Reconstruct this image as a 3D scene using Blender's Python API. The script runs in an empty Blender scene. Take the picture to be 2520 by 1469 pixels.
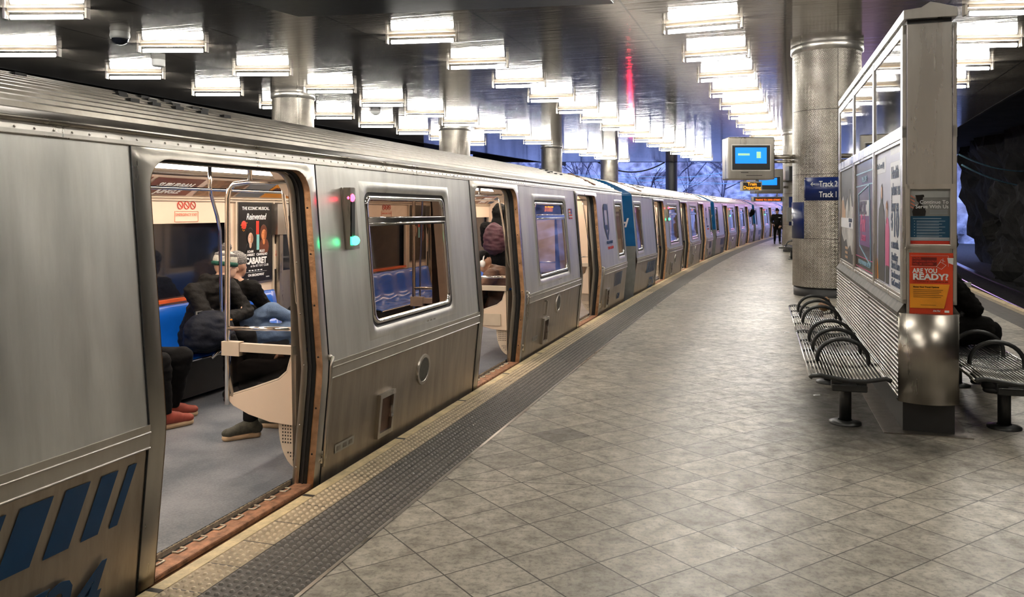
import bpy, bmesh, math, random
import numpy as np
from math import sin, cos, pi, radians as R, sqrt, atan2, floor
from mathutils import Vector, Matrix, noise as mnoise
random.seed(7)
SC = bpy.context.scene
COL = SC.collection
# ------------------------------------------------------------------ camera / world / exposure
CAMH = 1.6
cam_d = bpy.data.cameras.new('camera'); cam = bpy.data.objects.new('camera', cam_d); COL.objects.link(cam)
cam.location = (0, 0, CAMH); cam.rotation_euler = (R(90), 0, 0)
cam_d.sensor_width = 36; cam_d.lens = 2000 / 2520 * 36
cam_d.shift_y = -(734.5 - 520) / 2520
cam_d.clip_end = 600
SC.camera = cam
SC.view_settings.view_transform = 'Standard'; SC.view_settings.look = 'None'
SC.view_settings.gamma = 1; SC.view_settings.exposure = 1.2
SC.view_settings.use_curve_mapping = False
try:
    SC.cycles.use_denoising = True
    SC.cycles.max_bounces = 8; SC.cycles.glossy_bounces = 5; SC.cycles.diffuse_bounces = 3
    SC.cycles.transparent_max_bounces = 12
    SC.cycles.sample_clamp_indirect = 6; SC.cycles.sample_clamp_direct = 0
    SC.cycles.caustics_reflective = False; SC.cycles.caustics_refractive = False
    SC.cycles.use_light_tree = True
except Exception: pass
TUBE_POWER = 46.0
CARLIGHT = 7.5
world = bpy.data.worlds.new('dusk_sky'); SC.world = world; world.use_nodes = True
wn = world.node_tree; wn.nodes.clear()
def wnode(t, **k):
    n = wn.nodes.new(t)
    for a, b in k.items(): setattr(n, a, b)
    return n
wo = wnode('ShaderNodeOutputWorld'); wb = wnode('ShaderNodeBackground'); tc = wnode('ShaderNodeTexCoord')
sx = wnode('ShaderNodeSeparateXYZ'); ramp = wnode('ShaderNodeValToRGB')
wn.links.new(tc.outputs['Generated'], sx.inputs[0]); wn.links.new(sx.outputs['Z'], ramp.inputs[0])
ramp.color_ramp.elements[0].position = 0.0; ramp.color_ramp.elements[0].color = (0.62, 0.56, 0.95, 1)
ramp.color_ramp.elements[1].position = 0.5; ramp.color_ramp.elements[1].color = (0.24, 0.34, 0.80, 1)
# a pink after-glow low in the sky past the far end of the platform
vd = wnode('ShaderNodeVectorMath', operation='DOT_PRODUCT'); vd.inputs[1].default_value = (0.40, 0.91, 0.05)
wn.links.new(tc.outputs['Generated'], vd.inputs[0])
mr = wnode('ShaderNodeMapRange'); mr.inputs[1].default_value = 0.93; mr.inputs[2].default_value = 1.0
wn.links.new(vd.outputs['Value'], mr.inputs[0])
mx = wnode('ShaderNodeMix', data_type='RGBA')
wn.links.new(mr.outputs[0], mx.inputs[0]); wn.links.new(ramp.outputs[0], mx.inputs[6]); mx.inputs[7].default_value = (.85, .36, .75, 1)
wn.links.new(mx.outputs[2], wb.inputs[0]); wb.inputs[1].default_value = 1.5
wn.links.new(wb.outputs[0], wo.inputs[0])

# ------------------------------------------------------------------ materials
MATS = {}
def nodemat(name):
    m = bpy.data.materials.new(name); m.use_nodes = True
    nt = m.node_tree; b = nt.nodes['Principled BSDF']
    return m, nt, b
def N(nt, t, ins=None, **k):
    n = nt.nodes.new(t)
    for a, b in k.items(): setattr(n, a, b)
    if ins:
        for i, v in ins.items():
            if hasattr(v, 'is_output') or isinstance(v, bpy.types.NodeSocket): nt.links.new(v, n.inputs[i])
            else: n.inputs[i].default_value = v
    return n
def math_(nt, op, a, b=0.0, c=None):
    ins = {0: a, 1: b}
    if c is not None: ins[2] = c
    return N(nt, 'ShaderNodeMath', ins, operation=op).outputs[0]
def ramp_(nt, fac, stops):
    n = nt.nodes.new('ShaderNodeValToRGB'); nt.links.new(fac, n.inputs[0])
    cr = n.color_ramp
    while len(cr.elements) < len(stops): cr.elements.new(0.5)
    for e, (p, c) in zip(cr.elements, stops): e.position = p; e.color = (c[0], c[1], c[2], 1)
    return n.outputs[0]
def plain(name, col, rough=0.5, metal=0.0, var=0.12, scale=8.0, bump=0.0, bscale=60.0, stretch=(1, 1, 1), spec=None, coat=0.0):
    if name in MATS: return MATS[name]
    m, nt, b = nodemat(name)
    tc = N(nt, 'ShaderNodeTexCoord').outputs['Object']
    mp = N(nt, 'ShaderNodeMapping', {0: tc, 3: stretch}).outputs[0]
    ns = N(nt, 'ShaderNodeTexNoise', {0: mp, 2: scale, 3: 4.0}).outputs[0]
    lo = [max(0, c * (1 - var)) for c in col]; hi = [min(1, c * (1 + var)) for c in col]
    nt.links.new(ramp_(nt, ns, [(0.3, lo), (0.7, hi)]), b.inputs['Base Color'])
    b.inputs['Roughness'].default_value = rough; b.inputs['Metallic'].default_value = metal
    if coat: b.inputs['Coat Weight'].default_value = coat
    if spec is not None: b.inputs['Specular IOR Level'].default_value = spec
    if bump:
        n2 = N(nt, 'ShaderNodeTexNoise', {0: mp, 2: bscale, 3: 3.0}).outputs[0]
        bp = N(nt, 'ShaderNodeBump', {'Strength': bump, 'Distance': 0.01, 'Height': n2}).outputs[0]
        nt.links.new(bp, b.inputs['Normal'])
    MATS[name] = m; return m
def emit(name, col, strength):
    if name in MATS: return MATS[name]
    m, nt, b = nodemat(name)
    b.inputs['Base Color'].default_value = (*[min(c, .9) for c in col], 1)
    b.inputs['Emission Color'].default_value = (*col, 1); b.inputs['Emission Strength'].default_value = strength
    MATS[name] = m; return m
def glass(name, tint, refl=0.08):
    m = bpy.data.materials.new(name); m.use_nodes = True; nt = m.node_tree; nt.nodes.clear()
    o = N(nt, 'ShaderNodeOutputMaterial'); t = N(nt, 'ShaderNodeBsdfTransparent', {0: (*tint, 1)})
    g = N(nt, 'ShaderNodeBsdfGlossy', {'Color': (1, 1, 1, 1), 'Roughness': 0.03})
    fr = N(nt, 'ShaderNodeFresnel', {0: 1.36}).outputs[0]
    f2 = math_(nt, 'ADD', fr, refl)
    mi = N(nt, 'ShaderNodeMixShader', {0: f2, 1: t.outputs[0], 2: g.outputs[0]})
    nt.links.new(mi.outputs[0], o.inputs[0]); MATS[name] = m; return m
def steel(name, col, rough, bumpd=0.25, streak=True, dirt=0.0, dirtcol=(.12, .09, .06), metal=1.0):
    """brushed / dented stainless sheet: streaky roughness, faint pressed waves"""
    m, nt, b = nodemat(name)
    tc = N(nt, 'ShaderNodeTexCoord').outputs['Object']
    st = N(nt, 'ShaderNodeMapping', {0: tc, 3: (5.5, 5.5, 0.6)}).outputs[0]
    n1 = N(nt, 'ShaderNodeTexNoise', {0: st, 2: 1.0, 3: 6.0, 4: 0.6}).outputs[0]
    fine = N(nt, 'ShaderNodeMapping', {0: tc, 3: (3, 3, 60)}).outputs[0]
    n2 = N(nt, 'ShaderNodeTexNoise', {0: fine, 2: 4.0, 3: 3.0}).outputs[0]
    big = N(nt, 'ShaderNodeTexNoise', {0: tc, 2: 1.3, 3: 2.0}).outputs[0]
    lo = [c * 0.86 for c in col]; hi = [min(1, c * 1.10) for c in col]
    c1 = ramp_(nt, n1, [(0.3, lo), (0.65, hi)])
    if dirt:
        n3 = N(nt, 'ShaderNodeTexNoise', {0: st, 2: 2.3, 3: 8.0, 4: 0.65}).outputs[0]
        f = math_(nt, 'MULTIPLY', ramp_(nt, n3, [(0.42, (0, 0, 0)), (0.75, (1, 1, 1))]), dirt)
        c1 = N(nt, 'ShaderNodeMix', {0: f, 6: c1, 7: (*dirtcol, 1)}, data_type='RGBA').outputs[2]
    nt.links.new(c1, b.inputs['Base Color'])
    r = N(nt, 'ShaderNodeMapRange', {0: n1, 1: 0.25, 2: 0.75, 3: rough * 0.75, 4: rough * 1.3}).outputs[0]
    nt.links.new(r, b.inputs['Roughness']); b.inputs['Metallic'].default_value = metal
    h = math_(nt, 'ADD', math_(nt, 'MULTIPLY', big, 1.0), math_(nt, 'MULTIPLY', n2, 0.010))
    bp = N(nt, 'ShaderNodeBump', {'Strength': bumpd, 'Distance': 0.05, 'Height': h}).outputs[0]
    nt.links.new(bp, b.inputs['Normal'])
    MATS[name] = m; return m

M = {}
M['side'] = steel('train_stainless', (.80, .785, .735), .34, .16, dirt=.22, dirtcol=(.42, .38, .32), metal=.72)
M['lower'] = steel('train_stainless_floor_tint', (.42, .36, .29), .38, .14, dirt=.5, dirtcol=(.18, .14, .10), metal=.75)  # browner than the upper panels: dirt, plus floor reflection painted into the colour
M['roofst'] = steel('train_roof_steel', (.33, .31, .28), .36, .03, dirt=.35)
M['trimst'] = steel('trim_steel', (.66, .63, .58), .32, .006, metal=.85)
M['frame'] = steel('frame_steel', (.50, .47, .42), .30, .010, dirt=.08)
M['jamb'] = steel('jamb_steel', (.40, .37, .33), .34, .05, dirt=.4)
M['kiosk'] = steel('kiosk_steel', (.62, .60, .56), .28, .05, metal=.8)
M['ribs'] = steel('kiosk_rib_steel', (.20, .18, .155), .38, .02, dirt=.5, metal=.85)
M['kioskl'] = steel('kiosk_lower_steel', (.42, .39, .34), .30, .05)
M['chrome'] = plain('polished_pole_steel', (.80, .77, .73), .12, 1.0, .04)
M['copper'] = plain('worn_copper_edge', (.40, .24, .13), .42, .85, .35, 14, .3, 40)
M['rust'] = plain('rusty_threshold', (.36, .18, .10), .6, .35, .5, 20, .5, 60)
M['tread'] = plain('worn_tread_metal', (.72, .64, .50), .5, .6, .3, 30, .4, 80)
M['rubber'] = plain('black_rubber', (.012, .012, .012), .55, 0, .2)
M['black'] = plain('black_paint', (.02, .02, .02), .45)
M['cream'] = plain('cream_laminate', (.78, .62, .47), .38, 0, .04, 3)
M['creamd'] = plain('beige_moulding', (.62, .52, .40), .4, 0, .05)
M['blueseat'] = plain('blue_seat_plastic', (.004, .10, .50), .22, 0, .08, coat=.3)
M['orange'] = plain('orange_sill_strip', (.70, .12, .03), .4)
M['bluemask'] = plain('blue_front_mask', (.004, .10, .27), .35, 0, .1)
M['bluepaint'] = plain('blue_stripe_paint', (.002, .045, .13), .4, 0, .12)
M['navy'] = plain('navy_sign_enamel', (.006, .02, .12), .3, 0, .08)
M['white'] = plain('white_paint', (.80, .80, .78), .5, 0, .03)
M['grey'] = plain('grey_paint', (.22, .22, .21), .5, 0, .1)
M['dgrey'] = plain('dark_grey_cast_metal', (.05, .052, .052), .38, .6, .15)
M['rods'] = plain('seat_rod_steel', (.62, .61, .58), .25, 1.0, .1)
M['red'] = plain('red_print', (.62, .04, .02), .45)
M['pink'] = plain('pink_print', (.75, .12, .30), .45)
M['yellow'] = plain('amber_print', (.85, .32, .02), .45)
M['teal'] = plain('teal_print', (.01, .07, .14), .4)
M['skin'] = plain('skin', (.42, .23, .15), .5, 0, .08)
M['skinl'] = plain('skin_light', (.60, .38, .27), .5, 0, .06)
M['coat'] = plain('black_coat_cloth', (.008, .0075, .007), .85, 0, .4, 5, .6, 40, spec=.12)
M['coatb'] = plain('charcoal_puffer_cloth', (.010, .009, .008), .7, 0, .35, 6, .8, 30, spec=.18)
M['jeans'] = plain('blue_denim', (.09, .14, .23), .8, 0, .35, 9, .3, 90)
M['blacktr'] = plain('black_trouser_cloth', (.007, .007, .0075), .85, 0, .3, 6, .5, 25, spec=.12)
M['glassT'] = glass('train_window_glass', (.34, .28, .24), 0.03)
M['glassC'] = glass('clear_screen_glass', (.45, .42, .40), 0.03)
M['glassK'] = glass('kiosk_glass', (.80, .82, .84), 0.12)
M['darkglass'] = plain('dark_window_glass', (.010, .012, .018), .06, 0, .1, spec=.8)
M['tube'] = emit('fluorescent_tube', (1.0, .965, .89), TUBE_POWER)
M['carlight'] = emit('car_light_diffuser', (1.0, .86, .72), CARLIGHT)
M['redlamp'] = emit('red_marker_lamp', (1.0, .02, .06), 10)
M['greenlamp'] = emit('green_marker_lamp', (.03, 1.0, .35), 5)
M['amberled'] = emit('amber_led', (1.0, .27, .01), 1.0)
M['orangeled'] = emit('orange_led', (1.0, .13, .005), 1.0)
M['bluescreen'] = emit('blue_screen', (.005, .19, 1.0), .62)
M['screenmark'] = emit('screen_marks', (.35, .60, .35), .4)

def floor_material():
    m, nt, b = nodemat('diagonal_slate_tiles')
    tc = N(nt, 'ShaderNodeTexCoord').outputs['Object']
    yaw, cx, cy, s, k = .985911478, .560081298 * 1.6, 2.93519004 * 1.6, .171824051 * 1.6, 1.17457791
    c, sn = cos(yaw), sin(yaw)
    pos = N(nt, 'ShaderNodeVectorMath', {0: tc, 1: (cx, cy, 0)}, operation='SUBTRACT').outputs[0]
    u = N(nt, 'ShaderNodeVectorMath', {0: pos, 1: (c / s, -sn / s, 0)}, operation='DOT_PRODUCT').outputs['Value']
    v = N(nt, 'ShaderNodeVectorMath', {0: pos, 1: (sn / s / k, c / s / k, 0)}, operation='DOT_PRODUCT').outputs['Value']
    fu = math_(nt, 'FLOOR', u); fv = math_(nt, 'FLOOR', v)
    du = math_(nt, 'ABSOLUTE', math_(nt, 'SUBTRACT', math_(nt, 'FRACT', u), .5))
    dv = math_(nt, 'ABSOLUTE', math_(nt, 'SUBTRACT', math_(nt, 'FRACT', v), .5))
    gu = math_(nt, 'GREATER_THAN', du, .4885); gv = math_(nt, 'GREATER_THAN', dv, .4890)
    gj = math_(nt, 'LESS_THAN', math_(nt, 'ABSOLUTE', math_(nt, 'SUBTRACT', u, v)), .016)
    g = math_(nt, 'MAXIMUM', math_(nt, 'MAXIMUM', gu, gv), gj)
    cell = N(nt, 'ShaderNodeCombineXYZ', {0: fu, 1: fv, 2: 0.0}).outputs[0]
    wn1 = N(nt, 'ShaderNodeTexWhiteNoise', {0: cell}).outputs[0]
    off = N(nt, 'ShaderNodeVectorMath', {0: tc, 1: N(nt, 'ShaderNodeVectorMath', {0: cell, 1: (3.7, 1.9, 0)}, operation='MULTIPLY').outputs[0]}, operation='ADD').outputs[0]
    n1 = N(nt, 'ShaderNodeTexNoise', {0: off, 2: 9.0, 3: 7.0, 4: .62}).outputs[0]
    n2 = N(nt, 'ShaderNodeTexNoise', {0: tc, 2: 1.1, 3: 3.0}).outputs[0]
    n3 = N(nt, 'ShaderNodeTexNoise', {0: off, 2: 38.0, 3: 5.0, 4: .7}).outputs[0]
    base = ramp_(nt, n1, [(0.28, (.20, .18, .145)), (0.5, (.40, .365, .30)), (0.72, (.57, .525, .44))])
    tone = N(nt, 'ShaderNodeMapRange', {0: wn1, 3: .80, 4: 1.10}).outputs[0]
    t2 = N(nt, 'ShaderNodeMapRange', {0: n2, 1: .3, 2: .7, 3: .84, 4: 1.12}).outputs[0]
    t3 = N(nt, 'ShaderNodeMapRange', {0: n3, 1: .36, 2: .52, 3: .62, 4: 1.04}).outputs[0]
    tt = math_(nt, 'MULTIPLY', math_(nt, 'MULTIPLY', tone, t2), t3)
    # noise-edged darker oval around the near bench
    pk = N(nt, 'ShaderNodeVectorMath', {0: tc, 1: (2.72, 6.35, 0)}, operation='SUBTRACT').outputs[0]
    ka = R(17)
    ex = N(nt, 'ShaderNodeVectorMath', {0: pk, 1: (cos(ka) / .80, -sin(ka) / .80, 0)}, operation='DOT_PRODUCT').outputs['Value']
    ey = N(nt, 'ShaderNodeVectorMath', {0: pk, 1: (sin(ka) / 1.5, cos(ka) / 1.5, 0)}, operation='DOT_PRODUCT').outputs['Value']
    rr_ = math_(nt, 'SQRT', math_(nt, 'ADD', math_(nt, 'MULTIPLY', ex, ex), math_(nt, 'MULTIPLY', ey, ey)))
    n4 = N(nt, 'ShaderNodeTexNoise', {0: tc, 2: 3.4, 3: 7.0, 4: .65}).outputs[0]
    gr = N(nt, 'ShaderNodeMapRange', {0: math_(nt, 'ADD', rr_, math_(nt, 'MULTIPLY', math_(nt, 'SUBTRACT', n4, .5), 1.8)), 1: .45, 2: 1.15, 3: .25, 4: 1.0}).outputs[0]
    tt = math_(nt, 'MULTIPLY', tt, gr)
    # one replaced darker tile
    dk = math_(nt, 'MULTIPLY', math_(nt, 'COMPARE', fu, -5.0, .1), math_(nt, 'COMPARE', fv, 0.0, .1))
    tt = math_(nt, 'MULTIPLY', tt, math_(nt, 'SUBTRACT', 1.0, math_(nt, 'MULTIPLY', dk, .5)))
    col = N(nt, 'ShaderNodeVectorMath', {0: base, 'Scale': tt}, operation='SCALE').outputs[0]
    colg = N(nt, 'ShaderNodeMix', {0: g, 6: col, 7: (.045, .038, .03, 1)}, data_type='RGBA').outputs[2]
    nt.links.new(colg, b.inputs['Base Color'])
    rr = N(nt, 'ShaderNodeMapRange', {0: n1, 1: .3, 2: .7, 3: .50, 4: .30}).outputs[0]
    nt.links.new(rr, b.inputs['Roughness'])
    h = math_(nt, 'SUBTRACT', math_(nt, 'ADD', math_(nt, 'MULTIPLY', n3, .35), n1), math_(nt, 'MULTIPLY', g, .8))
    nt.links.new(N(nt, 'ShaderNodeBump', {'Strength': .5, 'Distance': .006, 'Height': h}).outputs[0], b.inputs['Normal'])
    return m
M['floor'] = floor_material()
def ceiling_material():
    m, nt, b = nodemat('polished_ceiling_panels')
    uv = N(nt, 'ShaderNodeTexCoord').outputs['UV']
    sp = N(nt, 'ShaderNodeSeparateXYZ', {0: uv})
    u, v = sp.outputs[0], sp.outputs[1]
    du = math_(nt, 'ABSOLUTE', math_(nt, 'SUBTRACT', math_(nt, 'FRACT', math_(nt, 'DIVIDE', u, .62)), .5))
    dv = math_(nt, 'ABSOLUTE', math_(nt, 'SUBTRACT', math_(nt, 'FRACT', math_(nt, 'DIVIDE', math_(nt, 'ADD', v, .35), 2.35)), .5))
    g = math_(nt, 'MAXIMUM', math_(nt, 'GREATER_THAN', du, .494), math_(nt, 'GREATER_THAN', dv, .4930))
    cu = math_(nt, 'FLOOR', math_(nt, 'DIVIDE', u, .62)); cv = math_(nt, 'FLOOR', math_(nt, 'DIVIDE', math_(nt, 'ADD', v, .35), 2.35))
    wv = N(nt, 'ShaderNodeTexWhiteNoise', {0: N(nt, 'ShaderNodeCombineXYZ', {0: cu, 1: cv, 2: 0.0}).outputs[0]}).outputs[0]
    mp = N(nt, 'ShaderNodeMapping', {0: uv, 3: (3.6, .22, 1)}).outputs[0]
    n1 = N(nt, 'ShaderNodeTexNoise', {0: mp, 2: 1.6, 3: 3.0}).outputs[0]
    mp2 = N(nt, 'ShaderNodeMapping', {0: uv, 3: (16, .35, 1)}).outputs[0]
    n2 = N(nt, 'ShaderNodeTexNoise', {0: mp2, 2: 1.5, 3: 4.0}).outputs[0]
    f = math_(nt, 'MULTIPLY', math_(nt, 'ADD', .62, math_(nt, 'MULTIPLY', n2, .55)), N(nt, 'ShaderNodeMapRange', {0: wv, 3: .90, 4: 1.06}).outputs[0])
    col = N(nt, 'ShaderNodeVectorMath', {0: (.38, .34, .29), 'Scale': f}, operation='SCALE').outputs[0]
    cg = N(nt, 'ShaderNodeMix', {0: g, 6: col, 7: (.03, .028, .025, 1)}, data_type='RGBA').outputs[2]
    nt.links.new(cg, b.inputs['Base Color']); b.inputs['Metallic'].default_value = .50
    b.inputs['Roughness'].default_value = .10
    h = math_(nt, 'ADD', math_(nt, 'MULTIPLY', n1, .5), math_(nt, 'MULTIPLY', n2, .22))
    nt.links.new(N(nt, 'ShaderNodeBump', {'Strength': .15, 'Distance': .06, 'Height': h}).outputs[0], b.inputs['Normal'])
    return m
M['ceiling'] = ceiling_material()
def strip_material(name, c0, tile):
    m, nt, b = nodemat(name)
    uv = N(nt, 'ShaderNodeTexCoord').outputs['UV']; sp = N(nt, 'ShaderNodeSeparateXYZ', {0: uv}); u, v = sp.outputs[0], sp.outputs[1]
    n1 = N(nt, 'ShaderNodeTexNoise', {0: uv, 2: 7.0, 3: 6.0, 4: .65}).outputs[0]
    n2 = N(nt, 'ShaderNodeTexNoise', {0: uv, 2: 45.0, 3: 4.0}).outputs[0]
    lo = [c * .62 for c in c0]; hi = [c * 1.25 for c in c0]
    col = ramp_(nt, math_(nt, 'ADD', math_(nt, 'MULTIPLY', n1, .7), math_(nt, 'MULTIPLY', n2, .3)), [(.35, lo), (.65, hi)])
    g = math_(nt, 'GREATER_THAN', math_(nt, 'ABSOLUTE', math_(nt, 'SUBTRACT', math_(nt, 'FRACT', math_(nt, 'DIVIDE', u, tile[0])), .5)), .487)
    if tile[1]:
        gv = math_(nt, 'GREATER_THAN', math_(nt, 'ABSOLUTE', math_(nt, 'SUBTRACT', math_(nt, 'FRACT', math_(nt, 'DIVIDE', math_(nt, 'SUBTRACT', v, tile[2]), tile[1])), .5)), .480)
        g = math_(nt, 'MAXIMUM', g, gv)
    nt.links.new(N(nt, 'ShaderNodeMix', {0: g, 6: col, 7: (.02, .018, .015, 1)}, data_type='RGBA').outputs[2], b.inputs['Base Color'])
    b.inputs['Roughness'].default_value = .55
    nt.links.new(N(nt, 'ShaderNodeBump', {'Strength': .4, 'Distance': .004, 'Height': n2}).outputs[0], b.inputs['Normal'])
    return m
M['nosing'] = strip_material('cream_edge_stone', (.68, .54, .31), (1.2, 0, 0))
M['domec'] = strip_material('cream_tactile_paving', (.37, .29, .185), (.26, 0, 0))  # cream base darkened, painting in shade between the studs
M['domed'] = strip_material('charcoal_tactile_paving', (.078, .070, .060), (.26, .129, .238))  # charcoal base darkened the same way
def diamond_plate():
    m, nt, b = nodemat('diamond_plate_steel')
    uv = N(nt, 'ShaderNodeTexCoord').outputs['UV']; sp = N(nt, 'ShaderNodeSeparateXYZ', {0: uv}); u, v = sp.outputs[0], sp.outputs[1]
    p = .036
    a = math_(nt, 'DIVIDE', math_(nt, 'ADD', u, v), p); c = math_(nt, 'DIVIDE', math_(nt, 'SUBTRACT', u, v), p)
    sa = math_(nt, 'SINE', math_(nt, 'MULTIPLY', a, pi)); sc = math_(nt, 'SINE', math_(nt, 'MULTIPLY', c, pi))
    w1 = math_(nt, 'POWER', math_(nt, 'ABSOLUTE', sa), 4.0); w2 = math_(nt, 'POWER', math_(nt, 'ABSOLUTE', sc), 4.0)
    par = math_(nt, 'GREATER_THAN', math_(nt, 'MULTIPLY', math_(nt, 'SINE', math_(nt, 'MULTIPLY', a, pi / 2)), math_(nt, 'SINE', math_(nt, 'MULTIPLY', c, pi / 2))), 0.0)
    h = math_(nt, 'ADD', math_(nt, 'MULTIPLY', w1, par), math_(nt, 'MULTIPLY', w2, math_(nt, 'SUBTRACT', 1.0, par)))
    su = math_(nt, 'GREATER_THAN', math_(nt, 'ABSOLUTE', math_(nt, 'SUBTRACT', math_(nt, 'FRACT', math_(nt, 'DIVIDE', math_(nt, 'ADD', u, .2), 1.03)), .5)), .4955)
    svv = math_(nt, 'GREATER_THAN', math_(nt, 'ABSOLUTE', math_(nt, 'SUBTRACT', math_(nt, 'FRACT', math_(nt, 'DIVIDE', math_(nt, 'ADD', v, .11), 1.2)), .5)), .4965)
    seam = math_(nt, 'MAXIMUM', su, svv)
    n1 = N(nt, 'ShaderNodeTexNoise', {0: uv, 2: 3.0, 3: 4.0}).outputs[0]
    base = ramp_(nt, n1, [(.3, (.30, .275, .235)), (.7, (.46, .43, .38))])
    nt.links.new(N(nt, 'ShaderNodeMix', {0: seam, 6: base, 7: (.03, .03, .03, 1)}, data_type='RGBA').outputs[2], b.inputs['Base Color'])
    b.inputs['Metallic'].default_value = .95; b.inputs['Roughness'].default_value = .36
    nt.links.new(N(nt, 'ShaderNodeBump', {'Strength': .8, 'Distance': .006, 'Height': h}).outputs[0], b.inputs['Normal'])
    return m
M['diamond'] = diamond_plate()
def carfloor():
    m, nt, b = nodemat('speckled_grey_blue_vinyl')
    tc = N(nt, 'ShaderNodeTexCoord').outputs['Object']
    n = N(nt, 'ShaderNodeTexNoise', {0: tc, 2: 90.0, 3: 3.0}).outputs[0]; n2 = N(nt, 'ShaderNodeTexNoise', {0: tc, 2: 3.0, 3: 5.0}).outputs[0]
    c = ramp_(nt, math_(nt, 'ADD', math_(nt, 'MULTIPLY', n, .4), math_(nt, 'MULTIPLY', n2, .6)), [(.38, (.095, .11, .13)), (.62, (.225, .235, .255))])
    nt.links.new(c, b.inputs['Base Color']); b.inputs['Roughness'].default_value = .33
    nt.links.new(N(nt, 'ShaderNodeBump', {'Strength': .25, 'Distance': .002, 'Height': n}).outputs[0], b.inputs['Normal'])
    return m
M['carfloor'] = carfloor()
def wallmat(name, lo, hi, scale=1.5, rough=.9, bump=.8, dist=.3):
    m, nt, b = nodemat(name)
    tc = N(nt, 'ShaderNodeTexCoord').outputs['Object']
    n = N(nt, 'ShaderNodeTexNoise', {0: tc, 2: scale, 3: 9.0, 4: .65}).outputs[0]
    vo = N(nt, 'ShaderNodeTexVoronoi', {0: tc, 2: scale * 2.2}).outputs[0]
    f = math_(nt, 'ADD', math_(nt, 'MULTIPLY', n, .75), math_(nt, 'MULTIPLY', vo, .25))
    nt.links.new(ramp_(nt, f, [(.35, lo), (.62, hi)]), b.inputs['Base Color']); b.inputs['Roughness'].default_value = rough
    nt.links.new(N(nt, 'ShaderNodeBump', {'Strength': bump, 'Distance': dist, 'Height': f}).outputs[0], b.inputs['Normal'])
    return m
M['hill'] = wallmat('frosty_rock_cut', (.10, .12, .16), (.62, .66, .74), .55)
M['rock'] = wallmat('dark_wet_rock', (.006, .006, .006), (.026, .024, .022), .9)
M['dark'] = wallmat('sooty_concrete', (.006, .006, .007), (.02, .02, .022), .8, .9, .3, .05)
M['ballast'] = wallmat('dark_ballast', (.01, .01, .01), (.05, .048, .045), 9, .95, 1, .05)
M['railm'] = plain('polished_rail_head', (.75, .76, .80), .18, 1.0, .05)
M['bark'] = plain('dark_bark', (.09, .10, .15), .9)
M['wire'] = plain('pale_wire', (.35, .65, .85), .4, .3)

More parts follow.
